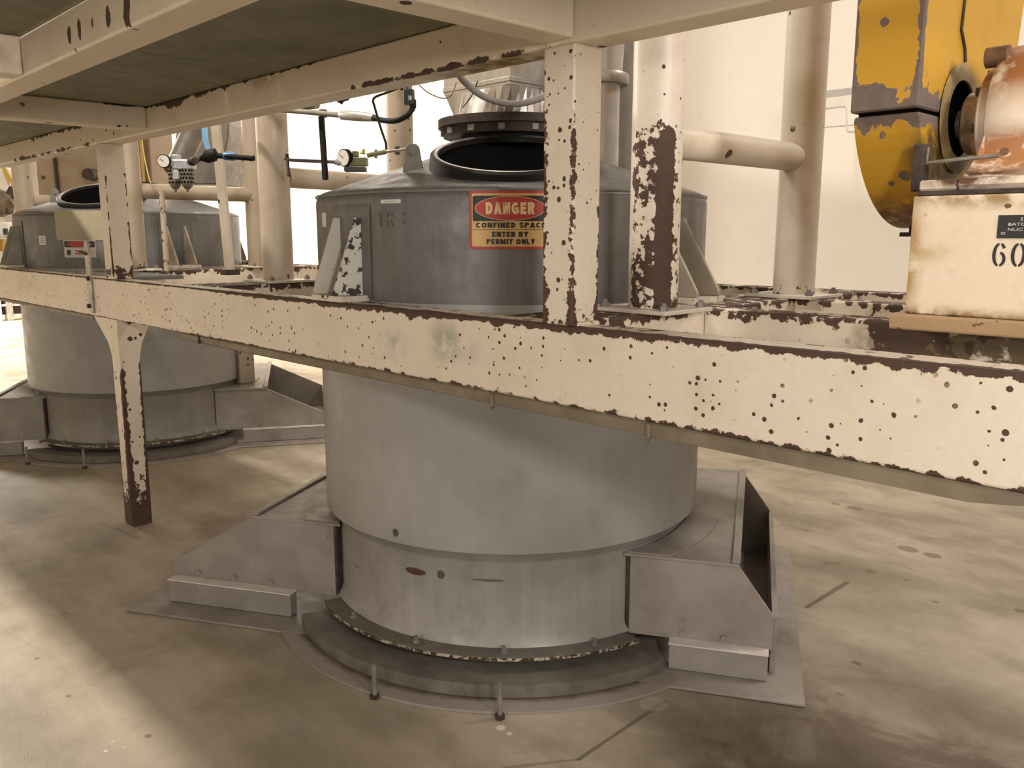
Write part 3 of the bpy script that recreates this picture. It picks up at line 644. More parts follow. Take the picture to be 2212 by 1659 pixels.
b = bm_(); ell(b, .085, .017, 0, 0, .031); finish('oval', s2(b, .0040), m_sred, SS)
b = bm_(); rrect(b, -.085, -.06, -.038, -.006, 0, .0004, 0, 2); finish('symbol', s2(b, .0032), m_sblk, SS)
for y in (-.012, -.03): b = bm_(); rrect(b, -.03, .07, y - .004, y + .004, 0, .0004, 0, 6); finish('print_line', s2(b, .0032), m_sred, SS)
# stencilled marks on the nearer tank
m_sten = plain('faded_stencil_paint', (.085, .08, .065), .6)
def tmap(bm, d, x, y):
    for v in bm.verts: v.co.x += x; v.co.y += y
    return cyl_map(bm, tc, R0, st_a, st_z, d)
st_a, st_z = ang_at(tc, 850, 474)
for gl in ([[(-.062, .022), (-.054, .022), (-.048, -.022), (-.056, -.022)]],
           [[(-.026, .020), (-.020, .024), (-.020, .008), (-.026, .006)], [(-.026, -.004), (-.020, -.002), (-.020, -.022), (-.026, -.022)], [(-.012, .024), (-.004, .018), (-.004, .008), (-.009, .012)], [(-.012, -.002), (-.008, -.002), (0, -.022), (-.005, -.022)]],
           [[(.034, .018), (.042, .024), (.046, .014), (.039, .010)], [(.034, -.018), (.040, -.014), (.050, .002), (.044, .002)]]):
    b = bm_()
    for poly in gl: b.faces.new([b.verts.new((x, y, 0)) for x, y in poly])
    finish('stencil_mark', tmap(b, .0012, 0, 0), m_sten, T1)

# ------------------------------------------------------------------ ducts and pipes above the nearer tank
DU = thing('sheet_metal_duct', (-2.489, 2.404, 1.868), 'shiny square sheet metal duct with black bolted flange on top of nearer tank', 'duct')
b = bm_(); ring(b, .19, .265, 1.868, 1.902, (-2.489, 2.404, 0), 72); ring(b, .2, .285, 1.902, 1.932, (-2.489, 2.404, 0), 72); fl = finish('flange', b, m_dkrust, DU, 40)
for k in range(14):
    a = 2 * pi * k / 14; b = bm_(); box(b, -.012, .012, -.008, .014, 1.873, 1.896, .001, 1, Matrix.Translation((-2.489 + .262 * cos(a), 2.404 + .262 * sin(a), 0)) @ Matrix.Rotation(a - pi / 2, 4, 'Z')); finish('bolt', b, m_bolt, fl)
b = bm_(); n_ = 48; sq = .185; r0 = [];r1_ = [];r2_ = []
for k in range(n_):
    a = 2 * pi * k / n_ + radians(1); ca, sa_ = cos(a), sin(a); q = sq / max(abs(ca), abs(sa_))
    r0.append(b.verts.new((-2.489 + .215 * ca, 2.404 + .215 * sa_, 1.932))); r1_.append(b.verts.new((-2.489 + q * ca, 2.404 + q * sa_, 2.030)))
for A_, B_ in ((r0, r1_),):
    for k in range(n_): b.faces.new((A_[k], A_[(k + 1) % n_], B_[(k + 1) % n_], B_[k]))
finish('transition', b, m_sheet, DU)
b = bm_()
r1_ = [b.verts.new((-2.489 + sx * sq, 2.404 + sy * sq, 2.0305)) for sx, sy in ((1, 1), (-1, 1), (-1, -1), (1, -1))]; r2_ = [b.verts.new((v.co.x, v.co.y, 2.8)) for v in r1_]
for k in range(4): b.faces.new((r1_[k], r1_[(k + 1) % 4], r2_[(k + 1) % 4], r2_[k]))
finish('square_duct', b, m_sheet, DU)
b = bm_(); box(b, -2.489 - sq - .004, -2.489 + sq + .004, 2.404 - sq - .004, 2.404 + sq + .004, 2.040, 2.058, .002, 1)
finish('seam_band', b, m_sheet, DU)
# vent pipe right of the post
def dpt(u, v, dep):
    d = RV * (u - 1106) + UP * (829.5 - v) + FW * F; return Vector((0, 0, H)) + d * (dep / F)
vp = dpt(1292, 300, 3.25); VP_ = thing('vent_pipe', (vp.x, vp.y, 1.75), 'silver vertical vent pipe with collar on nearer tank, just right of front post', 'pipe')
b = bm_(); tube(b, [(vp.x, vp.y, 1.74), (vp.x, vp.y, 2.06)], .078, 36); finish('pipe', b, m_vent, VP_, 40)
b = bm_(); tube(b, [(vp.x, vp.y, 2.075), (vp.x + .02, vp.y + .02, 2.6)], .085, 36); finish('pipe', b, m_vent, VP_, 40)
b = bm_(); lathe(b, [(.079, -.02), (.108, -.02), (.112, -.012), (.112, .012), (.108, .02), (.079, .02)], (vp.x, vp.y, 2.07), 40); finish('collar', b, m_galv, VP_, 40)
gp = dpt(1300, 250, 3.55); b = bm_(); tube(b, [(gp.x, gp.y, 1.72), (gp.x, gp.y, 2.9)], .135, 44)
tag(finish('duct', b, metal('dull_grey_duct', (.24, .225, .2), .45, .5, .12, streak=.2), None, 40, loc=(gp.x, gp.y, 1.72)), 'dull grey round duct rising behind silver vent pipe on nearer tank', 'duct')

# grey hose below the upper beam
def img(pts): return [dpt(u, v, d) for u, v, d in pts]
b = bm_(); tube(b, spline(img([(985, 152, 2.62), (1005, 178, 2.66), (1040, 206, 2.7), (1080, 221, 2.72), (1120, 224, 2.72), (1165, 213, 2.72), (1215, 190, 2.72)])), .0105, 14)
tag(finish('hose', b, m_greyhose, None, 60, loc=dpt(985, 152, 2.62)), 'drooping grey hose hung under upper beam in front of shiny duct', 'hose')
b = bm_(); tube(b, spline(img([(905, 183, 2.75), (925, 200, 2.76), (955, 212, 2.76), (975, 205, 2.76), (986, 178, 2.75)])), .0022, 8)
tag(finish('wire', b, m_copper, None, 60, loc=dpt(905, 183, 2.75)), 'thin tan wire loop hanging under upper beam left of shiny duct', 'wire')
b = bm_(); tube(b, spline(img([(1032, 175, 2.68), (1020, 205, 2.78), (1000, 232, 2.95)])), .0018, 6)
tag(finish('wire', b, m_blkrub, None, 60, loc=dpt(1032, 175, 2.68)), 'thin dark tie wire between grey hose and black flange', 'wire')

# ------------------------------------------------------------------ services between the tanks
# solenoid valve and cable run
D = 3.0
SV = thing('limit_switch', dpt(882, 170, D), 'dark green switch box hanging below upper beam with curved black cable', 'switch')
def dbox(bm, u, v, dep, w, h, t, bev=.004, rot=0.0):
    c = dpt(u, v, dep); m = frame(c, RV, ZV, RV.cross(ZV)) @ Matrix.Rotation(rot, 4, 'Y'); box(bm, -w / 2, w / 2, -h / 2, h / 2, -t / 2, t / 2, bev, 2, m); return bm
b = bm_(); dbox(b, 880, 186, D, .014, .05, .014); finish('stem', b, m_grnblk, SV)
b = bm_(); dbox(b, 884, 210, D, .036, .052, .034); finish('body', b, m_grnblk, SV)
b = bm_(); dbox(b, 885, 212, D - .02, .012, .016, .008, .002); finish('nameplate', b, m_alum, SV)
b = bm_(); dbox(b, 892, 224, D, .022, .03, .024); finish('connector', b, m_blkrub, SV)
CR = thing('conduit_run', dpt(720, 245, D), 'grey conduit with swollen cable gland and black cable curving up to switch box', 'conduit')
b = bm_(); tube(b, img([(500, 226, 3.82), (575, 235, 3.66), (640, 240, 3.5), (740, 249, D + .25)]), .0105, 14); finish('conduit', b, m_dkconduit if False else metal('grey_brown_conduit', (.20, .18, .15), .45, .4, .2), CR, 40)
b = bm_(); tube(b, img([(736, 248, D + .25), (740, 248.5, D + .24), (775, 251, D + .17), (795, 253, D + .13), (808, 255, D + .1)]), [.013, .0185, .0185, .016, .0125], 18); finish('gland', b, m_galv, CR, 40)
b = bm_(); tube(b, spline(img([(806, 255, D + .1), (835, 261, D + .05), (858, 260, D + .01), (878, 250, D), (889, 238, D), (893, 230, D)])), .0098, 14); finish('cable', b, m_blkrub, CR, 60)
b = bm_(); dbox(b, 698, 245, D + .42, .03, .03, .03); finish('clamp', b, m_dkrust, CR)
b = bm_(); tube(b, [dpt(694, 252, 3.43), dpt(703, 388, 3.43)], .0125, 4); tag(finish('strut', b, m_blkrub, None, loc=dpt(703, 388, 3.43)), 'upright black channel strut carrying conduit, left of nearer tank top', 'strut')
b = bm_(); tube(b, spline(img([(868, 187, 2.85), (838, 199, 2.86), (812, 209, 2.87), (806, 217, 2.88), (809, 230, 2.89), (822, 275, 2.92), (833, 308, 2.95), (834, 322, 2.97)]), 6), .0042, 10); tube(b, img([(868, 180, 2.85), (868, 194, 2.85)]), .006, 8)
tag(finish('air_tube', b, m_dkrust, None, 60, loc=dpt(834, 322, 2.97)), 'thin bent dark tube from upper beam down to fittings on nearer tank', 'tube')
b = bm_(); tube(b, img([(600, 233, D + .75), (660, 229, D + .6), (684, 226, D + .55)]), .017, 16); tube(b, img([(655, 229, D + .61), (662, 228.5, D + .59)]), .021, 16)
tag(finish('capped_pipe', b, metal('dull_pipe_metal', (.2, .19, .17), .35, .7, .2), None, 40, loc=dpt(684, 226, D + .2)), 'short dull metal capped pipe end just below upper beam above conduit', 'pipe')
# torn flap under the upper beam
b = bm_(); fl = [(685, 211), (768, 192), (768, 207), (757, 210), (752, 216), (742, 219), (738, 225), (730, 221), (724, 216), (705, 214)]
base = dpt(730, 205, 3.03); Mf = frame(base, RV, ZV, RV.cross(ZV)); k_ = 3.03 / F
prism(b, [((u - 730) * k_, (205 - v) * k_) for u, v in fl][::-1], Mf, -.003, .003)
tag(finish('torn_flap', b, plain('dark_red_brown_rust', (.03, .016, .012), .8), None, loc=base), 'torn dark brown flap hanging from bottom of upper front beam', 'flap')
# regulator on the nearer tank
D = 3.55
AR = thing('air_regulator', dpt(770, 345, D), 'olive air regulator with round white gauge beside nearer tank dome', 'regulator')
def gauge(parent, u, v, dep, r, fu, axis=None):
    c = dpt(u, v, dep); ax = (Vector((0, 0, H)) - c).normalized(); ax = (ax + RV * fu).normalized()
    b = bm_(); tube(b, [c - ax * r * .55, c], r, 28); g = finish('gauge', b, m_blkrub, parent, 40)
    b = bm_(); tube(b, [c, c + ax * .002], r * .88, 28); finish('dial', b, m_whitep, g)
    b = bm_(); w = ax.cross(ZV).normalized(); tube(b, [c + ax * .003, c + ax * .003 + (w * .5 + ZV * .4) * r], .0012, 6); finish('needle', b, m_blkrub, g)
    return g
gauge(AR, 742, 341, D - .02, .036, -.9)
b = bm_(); dbox(b, 772, 350, D, .085, .034, .045); dbox(b, 768, 333, D, .026, .024, .03); finish('body', b, m_olive, AR)
b = bm_(); dbox(b, 768, 366, D, .09, .02, .04); finish('bracket', b, m_grnblk, AR)
b = bm_(); tube(b, img([(783, 332, D), (785, 322, D)]), [.012, .006], 12); finish('knob', b, plain('yellow_green_knob', (.3, .26, .03), .4), AR, 40)
b = bm_(); tube(b, img([(724, 349, D), (735, 353, D)]), .012, 12); finish('elbow', b, m_alum, AR, 40)
AL = thing('air_line', dpt(800, 335, D), 'line of brass and steel fittings from regulator to hinge lug on nearer tank', 'pipe fitting')
b = bm_(); tube(b, img([(793, 336, D), (806, 333, D), (834, 328, D)]), .010, 12); tube(b, img([(812, 324, D), (812, 341, D)]), .007, 10); finish('valve', b, m_olive, AL, 40)
b = bm_(); tube(b, img([(834, 328, D), (860, 325, D - .1), (902, 318, D - .3)]), .0055, 10); finish('tube', b, m_bare, AL, 40)
b = bm_(); dbox(b, 859, 325, D - .03, .02, .033, .02, .003); finish('clamp', b, m_grnblk, AL)
b = bm_(); tube(b, img([(616, 343, D + .22), (630, 346, D + .2), (722, 350, D)]), .0072, 12)
ap = tag(finish('air_pipe', b, metal('dark_steel_pipe', (.10, .09, .085), .4, .6, .2), None, 40, loc=dpt(616, 343, D + .22)), 'horizontal dark steel air pipe from pipe column to olive regulator', 'pipe'); ROOT[ap.name] = dpt(616, 343, D + .22)
b = bm_(); tube(b, img([(620, 334, D + .22), (623, 380, D + .2)]), .008, 10); finish('tee', b, m_dkrust, ap, 40)

# filter regulator in front of the farther tank
D = 4.35
FR = thing('filter_regulator', dpt(385, 360, D), 'grey filter regulator with white gauge and two perforated bowls before farther tank', 'regulator')
gauge(FR, 353, 348, D - .06, .033, -.35)
b = bm_(); dbox(b, 398, 356, D, .11, .052, .06, .008); dbox(b, 381, 345, D, .036, .05, .045, .006); finish('body', b, m_alum, FR)
b = bm_(); dbox(b, 380, 378, D - .03, .03, .045, .02, .004); finish('bracket', b, m_alum, FR)
b = bm_(); tube(b, img([(414, 349, D - .02), (422, 347, D - .05)]), [.024, .018], 16); tube(b, img([(424, 349, D), (434, 342, D)]), .01, 10); finish('cap', b, m_dkrust, FR, 40)
for (u, v, dd) in ((378, 385, 0), (404, 384, -.04)):
    c = dpt(u, v, D + dd); b = bm_(); lathe(b, [(.0305, .045), (.0305, -.02), (.026, -.04), (.012, -.055), (.006, -.057), (.006, -.07), (.0001, -.07)], c, 28); bo = finish('bowl', b, m_bowl, FR, 35)
    for row in range(4):
        for q in range(12):
            a = 2 * pi * (q + .5 * (row % 2)) / 12; z = .035 - .019 * row; p = c + Vector((.0308 * cos(a), .0308 * sin(a), z)); ax = Vector((cos(a), sin(a), 0))
            if ax.dot(-p) < 0: continue
            b = bm_(); tube(b, [p, p + ax * .0006], .0052, 10); finish('hole', b, m_black, bo)
BV = thing('ball_valve', dpt(455, 336, D), 'black ball valve with worn blue handle and bright blue coupling on dark pipe', 'valve')
b = bm_(); tube(b, img([(432, 342, D), (442, 340, D), (447, 338, D), (466, 334, D), (470, 336, D), (520, 340, D - .02), (548, 342, D - .04)]), [.012, .026, .034, .032, .014, .0135, .0135], 16); finish('body', b, m_blkrub, BV, 40)
b = bm_(); tube(b, img([(484, 337, D), (508, 338.5, D)]), .0205, 18); finish('coupling', b, m_blue, BV, 40)
b = bm_(); tube(b, img([(523, 340, D), (528, 340.5, D)]), .018, 16); tube(b, img([(540, 341, D), (545, 341.5, D)]), .018, 16); finish('nut', b, m_brass, BV, 40)
b = bm_(); tube(b, img([(450, 326, D), (443, 300, D), (441, 262, D)]), [.014, .018, .018], 4); finish('handle', b, m_bluep, BV)
# dark and square uprights
p = Vector((-4.5, 2.19, 1.281)); b = bm_(); tp = dpt(477, 255, (dpt(500, 592, 1) - Vector((0, 0, H))).length * 0 + (p - Vector((0, 0, H))).dot(FW) + .05)
tube(b, [(-4.5, 2.19, 1.281), Vector((-4.5, 2.19, 2.3)) - RV * .042], .030, 4)
pole = tag(finish('square_tube_upright', b, peel('beige_square_tube', thr=.72, dots=.1, paint=(.45, .39, .3)), None, loc=p), 'slender beige square tube upright between pipe columns left of nearer tank', 'post'); ROOT[pole.name] = p
b = bm_(); box(b, -4.54, -4.46, 2.15, 2.23, 1.281, 1.31, .003); finish('shoe', b, m_dkrust, pole)
q = Vector((-5.28, 2.16, 1.281)); b = bm_(); tube(b, [q, q + ZV * .48], .017, 12)
tag(finish('rusty_rod', b, peel('mottled_dark_rod', thr=.56, dots=0, nsc=40, paint=(.4, .33, .25)), None, 40, loc=q), 'thin mottled dark rod standing upright before farther tank bracket', 'rod')

# chute, hopper and equipment behind the farther tank
m_brn = metal('brown_grey_steel', (.16, .14, .118), .5, .3, .15, streak=.1)
b = bm_(); tube(b, img([(378, 372, 5.9), (440, 235, 6.1)]), .078, 28)
tag(finish('chute_pipe', b, m_brn, None, 40, loc=dpt(378, 372, 6.6)), 'leaning dark grey round chute behind white gauge of filter regulator', 'chute')
b = bm_(); hp = dpt(475, 330, 7.0); kk = 7.0 / F; Mh = frame(hp, RV, ZV, RV.cross(ZV))
prism(b, [((u - 475) * kk, (330 - v) * kk) for u, v in ((425, 262), (502, 252), (528, 280), (524, 312), (496, 402), (418, 402), (410, 330))][::-1], Mh, -.35, .35, .01)
tag(finish('hopper', b, metal('grey_brown_hopper', (.21, .185, .16), .5, .2, .15), None, loc=hp), 'grey angular sheet steel hopper behind square tube upright', 'hopper')
b = bm_(); ca = dpt(335, 345, 8.6); kk = 8.6 / F; Mc = frame(ca, RV, ZV, RV.cross(ZV)); box(b, -70 * kk, 16 * kk, -170 * kk, 62 * kk, -.3, .3, .02, 2, Mc)
BC = tag(finish('timber_cabinet', b, plain('tan_brown_panel', (.17, .115, .06), .6, var=.3), None, loc=ca), 'tan brown cabinet behind farther tank, left of leaning chute', 'cabinet'); ROOT[BC.name] = ca
for u0, mm in ((322, m_brn), (333, plain('amber_panel', (.5, .33, .14), .5))):
    b = bm_(); box(b, (u0 - 335) * kk, (u0 - 329) * kk, -100 * kk, 60 * kk, .301, .33, .004, 1, Mc); finish('slat', b, mm, BC)
b = bm_(); tube(b, spline(img([(306, 295, 5.2), (312, 340, 5.2), (322, 385, 5.2), (326, 395, 5.2)])), .004, 8)
tag(finish('cable', b, plain('yellow_cable', (.5, .42, .12), .5), None, 60, loc=dpt(306, 295, 5.2)), 'thin yellow cable hanging beside pipe column right of front left post', 'cable')
# beige machine casing, far left
MC = thing('machine_casing', dpt(140, 380, 8.9), 'large dirty beige machine casing behind farther tank, left of front left post', 'machine')
m_case = peel('dirty_beige_casing', thr=.70, dots=.2, dscale=12, nsc=9, paint=(.30, .24, .165), dirt=.9)
kk = 8.9 / F; Mm = frame(dpt(140, 380, 8.9), RV, ZV, RV.cross(ZV))
b = bm_(); box(b, -16 * kk, 80 * kk, -260 * kk, 130 * kk, -.5, .0, .03, 3, Mm); finish('panel', b, m_case, MC)
b = bm_(); box(b, -70 * kk, -17 * kk, -260 * kk, 130 * kk, -.5, -.06, .03, 3, Mm); finish('panel', b, m_case, MC)
b = bm_(); tube(b, [Mm @ Vector((-16 * kk, -100 * kk, .01)), Mm @ Vector((-19 * kk, 60 * kk, .01))], .02, 8); finish('seal_strip', b, m_dkrust, MC, 40)
b = bm_(); tube(b, [Mm @ Vector((62 * kk, 2 * kk, -.02)), Mm @ Vector((62 * kk, 2 * kk, .12))], .06, 20); finish('knob', b, m_dkrust, MC, 40)
D = 7.4; WM = thing('wall_box', dpt(5, 420, D), 'white box with yellow edge strip at far left edge above valve', 'box')
kk = D / F; Mw = frame(dpt(0, 400, D), RV, ZV, RV.cross(ZV))
b = bm_(); box(b, -40 * kk, 20 * kk, -32 * kk, 38 * kk, -.2, .0, .03, 3, Mw); finish('body', b, m_whitep, WM)
b = bm_(); prism(b, [(12 * kk, 36 * kk), (19 * kk, 36 * kk), (33 * kk, 8 * kk), (36 * kk, -40 * kk), (32 * kk, -40 * kk), (28 * kk, 4 * kk), (20 * kk, 8 * kk)][::-1], Mw, .002, .03); finish('edge_strip', b, plain('yellow_strip', (.55, .38, .08), .5), WM)
GV = thing('gate_valve', dpt(15, 430, D - .3), 'rusty brown valve body left of farther tank at frame edge', 'valve')
b = bm_(); tube(b, img([(-20, 440, D - .3), (0, 438, D - .3), (12, 436, D - .3), (30, 432, D - .3)]), [.1, .12, .1, .05], 20); finish('body', b, metal('rusty_valve', (.17, .125, .08), .6, .2, .4, sc=18), GV, 40)
b = bm_(); tube(b, img([(22, 425, D - .3), (27, 404, D - .3)]), [.05, .028], 14); finish('stem', b, m_dkrust, GV, 40)
b = bm_(); tube(b, img([(-10, 452, D - .3), (22, 450, D - .3)]), .05, 18); finish('flange', b, m_dkrust, GV, 40)
b = bm_(); dbox(b, 4, 497, D - .35, .16, .13, .1, .01); WT = tag(finish('junction_box', b, m_whitep, None, loc=dpt(4, 497, D - .35)), 'small white electrical box at left frame edge beside farther tank bracket', 'box'); ROOT[WT.name] = dpt(4, 497, D - .35)
b = bm_(); dbox(b, 12, 500, D - .42, .03, .05, .03, .004); finish('switch', b, m_grnblk, WT)
b = bm_(); dbox(b, -6, 530, D - .3, .14, .1, .1, .01); tag(finish('yellow_block', b, plain('yellow_paint_block', (.5, .33, .05), .5), None, loc=dpt(-6, 530, D - .3)), 'yellow painted block below small white box at left frame edge', 'block')
# slotted strap on the front beam, left
ST = thing('strap_post', (-4.757, YB - .01, 1.09), 'galvanised slotted strap bolted upright to front beam beside left post', 'bracket')
b = bm_(); box(b, -4.788, -4.728, YB - .012, YB - .001, 1.095, 1.44, .002, 1); finish('strap', b, m_galv, ST)
b = bm_(); lathe(b, [(.0001, -.006), (.030, -.006), (.030, .006), (.0001, .006)], None, 24, mat=frame((-4.758, YB - .0065, 1.44), (1, 0, 0), (0, 0, 1))); finish('eye', b, m_galv, ST, 40)
for z in (1.13, 1.275):
    b = bm_(); hexnut(b, (-4.745 if z > 1.2 else -4.772, YB - .012, z), .013, .012, (0, -1, 0)); finish('bolt', b, m_dkrust, ST)
b = bm_(); tube(b, [(-4.83, YB - .02, 1.41), (-4.74, YB - .02, 1.40)], .007, 10); finish('pin', b, m_dkrust, ST, 40)
# equipment seen below the beam at far left, and a pipe leg on the farther tank's foot
EL = thing('equipment_stand', zpt(12, 694), 'distant grey equipment stand with pale legs on floor at left frame edge', 'stand')
e0 = zpt(14, 692); 
for du, w, mm in ((-.14, .12, m_whitep), (.05, .1, m_galv)):
    b = bm_(); box(b, e0.x - .1, e0.x + .1, e0.y + du - w / 2, e0.y + du + w / 2, 0, .9, .01); finish('leg', b, mm, EL)
b = bm_(); box(b, e0.x - .05, e0.x + .05, e0.y - .3, e0.y + .5, .25, .29, .005); finish('rail', b, m_whitep, EL)
b = bm_(); box(b, e0.x - .1, e0.x - .04, e0.y - .35, e0.y + .55, .10, .6, .005); finish('dark_panel', b, m_dkrust, EL)
pl_ = zpt(529, 826, .407); b = bm_(); box(b, pl_.x - .05, pl_.x + .05, pl_.y - .06, pl_.y + .06, .4078, 1.079, .006, 2)
tag(finish('stub_stand', b, peel('cream_grey_leg', thr=.66, dots=.2, nsc=18, paint=(.42, .38, .31)), None, loc=(pl_.x, pl_.y, .4078)), 'short cream and rust leg standing on right foot of farther tank', 'leg')

# ------------------------------------------------------------------ belt guard, blower
m_yel = peel('chipped_yellow_guard', thr=.69, paint=(.50, .275, .022), rust=(.075, .06, .05), dots=.25, dscale=26, nsc=20, dirt=.5, rough=.38,
    edges=[(0, -.842, 1, 2.137, .022, .32), (0, -1.0, 1, 2.137, .014, .30), (2, 1.80, None, 0, .085, .26), (2, 1.787, None, 0, .02, .3)], blobs=[((-.95, 2.14, 1.83), (.08, .05, .05), .2)],
    stain=[((-.92, 2.42, 1.52), (.35, .42, .13), 1.6, (.13, .055, .012)), ((-.842, 2.25, 1.68), (.06, .2, .17), 1.3, (.10, .065, .025))])
BG = thing('belt_guard', (-.92, 2.5, 1.52), 'yellow sheet metal belt guard with chipped edges beside cream blower', 'belt guard')
Mg = frame((0, 0, 0), (0, 1, 0), (0, 0, 1), (1, 0, 0))
cyg, czg, Rg = 2.5, 1.88, .363
def gp_(z0, z1):   # outline of the guard between heights
    front = []
    if z0 < czg:
        a = pi
        for k in range(0, 25):
            a = pi + (pi) * k / 24; front.append((cyg + Rg * cos(a), czg + Rg * sin(a)))
    return front
low = [(cyg + Rg * cos(pi + pi * k / 32), czg + Rg * sin(pi + pi * k / 32)) for k in range(33)]
def zcut(pts, zc): # keep points below zc, adding a straight top
    inside = [p for p in pts if p[1] <= zc]; y0 = cyg - sqrt(Rg ** 2 - (czg - zc) ** 2); y1 = 2 * cyg - y0; return [(y0, zc)] + inside + [(y1, zc)]
b = bm_(); prism(b, zcut(low, 1.786), Mg, -1.0, -.842, .004); gl = finish('lower_half', b, m_yel, BG)
up = [(cyg - Rg - .002, 1.795)] + [(2.136, 2.9), (2.95, 2.9), (2.80, 2.0), (2.76, 1.795)]
b = bm_(); prism(b, up, Mg, -1.004, -.84, .004); gu = finish('upper_half', b, m_yel, BG)
b = bm_(); prism(b, [(2.155, 1.784), (2.83, 1.784), (2.83, 1.797), (2.155, 1.797)], Mg, -.99, -.85); finish('seam', b, m_black, BG)
# shaft opening with worn boss on the guard's side
Mx = frame((-.842, 2.40, 1.79), (0, 1, 0), (0, 0, 1), (1, 0, 0))
m_worn = metal('worn_grey_yellow', (.30, .22, .09), .5, .2, .3, sc=20, dirt=((.06, .045, .03), .7))
b = bm_(); lathe(b, [(.094, .0025), (.125, .0025), (.135, .005), (.125, .008), (.094, .010)], None, 48, mat=Mx, closed_prof=True); finish('shaft_collar', b, m_worn, BG, 40)
b = bm_(); lathe(b, [(.0001, .004), (.095, .004)], None, 40, mat=Mx); finish('shaft_opening', b, m_black, BG)
# overlap seam line on the upper half
b = bm_(); tube(b, [(-.8385, 2.41, 2.9), (-.8385, 2.37, 2.12), (-.8385, 2.36, 2.0), (-.8385, 2.395, 1.96), (-.8385, 2.405, 1.93)], .005, 6); finish('overlap_edge', b, m_dkrust, BG)
b = bm_(); tube(b, [(-.955, 2.47, 1.53), (-.955, 2.47, 1.495)], .014, 10); tube(b, [(-.99, 2.46, 1.50), (-.94, 2.47, 1.50)], .006, 8); finish('drain', b, m_dkrust, BG, 40)
b = bm_(); tube(b, [(-.835, 2.15, 1.70), (-.815, 2.15, 1.70), (-.812, 2.14, 1.665), (-.76, 2.14, 1.668), (-.66, 2.15, 1.674)], .005, 8); finish('wire_latch', b, m_bare, BG, 40)
b = bm_(); box(b, -.842, -.815, 2.13, 2.17, 1.60, 1.71, .004); finish('latch_bracket', b, m_dkrust, BG)

m_blow = peel('cream_blower_base', thr=.705, paint=(.74, .62, .47), dots=.25, dscale=30, nsc=18, dirt=.5,
    edges=[(2, 1.31, None, 0, .028, .2), (0, -.815, 1, 2.06, .012, .25)], rust=(.07, .045, .03),
    stain=[((-.55, 2.06, 1.30), (.9, .1, .035), 1.0, (.36, .20, .085)), ((-.81, 2.06, 1.45), (.05, .1, .2), 1.5, (.40, .26, .11)), ((-.6, 2.06, 1.59), (.5, .1, .05), 1.4, (.34, .22, .10)), ((-.7, 2.06, 1.31), (.4, .1, .04), 1.3, (.25, .15, .07)), ((-.77, 2.06, 1.46), (.08, .05, .03), .7, (.45, .33, .16))])
m_house = peel('cream_blower_housing', thr=.72, paint=(.76, .65, .52), dots=.2, dscale=30, nsc=14, rust=(.09, .055, .035),
    stain=[((-.62, 2.28, 1.915), (.7, .5, .15), 1.6, (.36, .15, .055)), ((-.55, 2.2, 1.685), (.5, .35, .085), 1.7, (.36, .16, .06)), ((-.70, 2.12, 1.625), (.16, .2, .045), 1.5, (.09, .04, .02)), ((-.45, 2.2, 1.80), (.3, .3, .05), .7, (.5, .3, .14))])
BL = thing('blower', (-.3, 2.3, 1.282), 'cream painted rusty blower on box base stencilled 60, at right frame edge', 'blower')
b = bm_(); box(b, -.805, .4, 2.06, 2.76, 1.318, 1.586, .004, 2); finish('base_box', b, m_blow, BL)
b = bm_(); box(b, -.83, .42, 2.035, 2.79, 1.2815, 1.3175, .005, 2); finish('base_flange', b, peel('rust_stained_flange', thr=.66, paint=(.38, .25, .135), dots=.2, nsc=20, rust=(.06, .035, .02)), BL)
b = bm_(); box(b, -.80, .4, 2.066, 2.75, 1.5865, 1.598, .002, 1); finish('gasket', b, m_dkrust, BL)
# pedestal with saddle and round housing
b = bm_()
px = [(-.795, 2.075, 2.73, 1.5985), (-.795, 2.08, 2.72, 1.632)]
Mz = frame((0, 0, 0), (0, 1, 0), (0, 0, 1), (1, 0, 0))
prism(b, [(2.075, 1.5985), (2.74, 1.5985), (2.74, 1.63), (2.6, 1.66), (2.56, 1.76), (2.25, 1.76), (2.22, 1.68), (2.16, 1.635), (2.075, 1.622)], Mz, -.725, .38, .010)
prism(b, [(2.075, 1.5985), (2.3, 1.5985), (2.3, 1.625), (2.075, 1.622)], Mz, -.80, -.72, .004)
finish('pedestal', b, m_house, BL)
Hx = frame((-.755, 2.40, 1.775), (0, 1, 0), (0, 0, 1), (1, 0, 0))
b = bm_(); lathe(b, [(.0001, .022), (.145, .022), (.165, .03), (.172, .045), (.172, .10), (.176, 1.1)], None, 64, mat=Hx); finish('housing', b, m_house, BL, 35)
b = bm_(); lathe(b, [(.06, -.004), (.128, -.004), (.132, 0), (.132, .018), (.128, .024), (.06, .024)], None, 56, mat=Hx, closed_prof=True); finish('end_cover', b, m_house, BL, 40)
b = bm_(); lathe(b, [(.0001, -.060), (.070, -.060), (.076, -.054), (.076, -.03), (.095, -.026), (.095, -.004), (.06, -.004)], None, 44, mat=Hx); finish('bearing_boss', b, metal('rusty_cream_boss', (.36, .25, .15), .45, .3, .4, sc=14, dirt=((.08, .05, .03), .8)), BL, 40)
b = bm_(); lathe(b, [(.0001, -.082), (.035, -.082), (.035, -.05)], None, 24, mat=Hx); finish('shaft', b, m_bare, BL, 40)
for k in range(8):
    a = 2 * pi * k / 8 + .2; b = bm_(); c_ = Hx @ Vector((.114 * cos(a), .114 * sin(a), -.004)); hexnut(b, c_, .011, .012, (-1, 0, 0)); finish('bolt', b, m_dkrust, BL)
m_lug = metal('rusty_lug', (.16, .09, .045), .6, .1, .3, sc=20)
b = bm_(); tube(b, [Hx @ Vector((-.10, .138, .002)), Hx @ Vector((-.10, .138, .05))], .024, 16); finish('lug', b, m_lug, BL, 40)
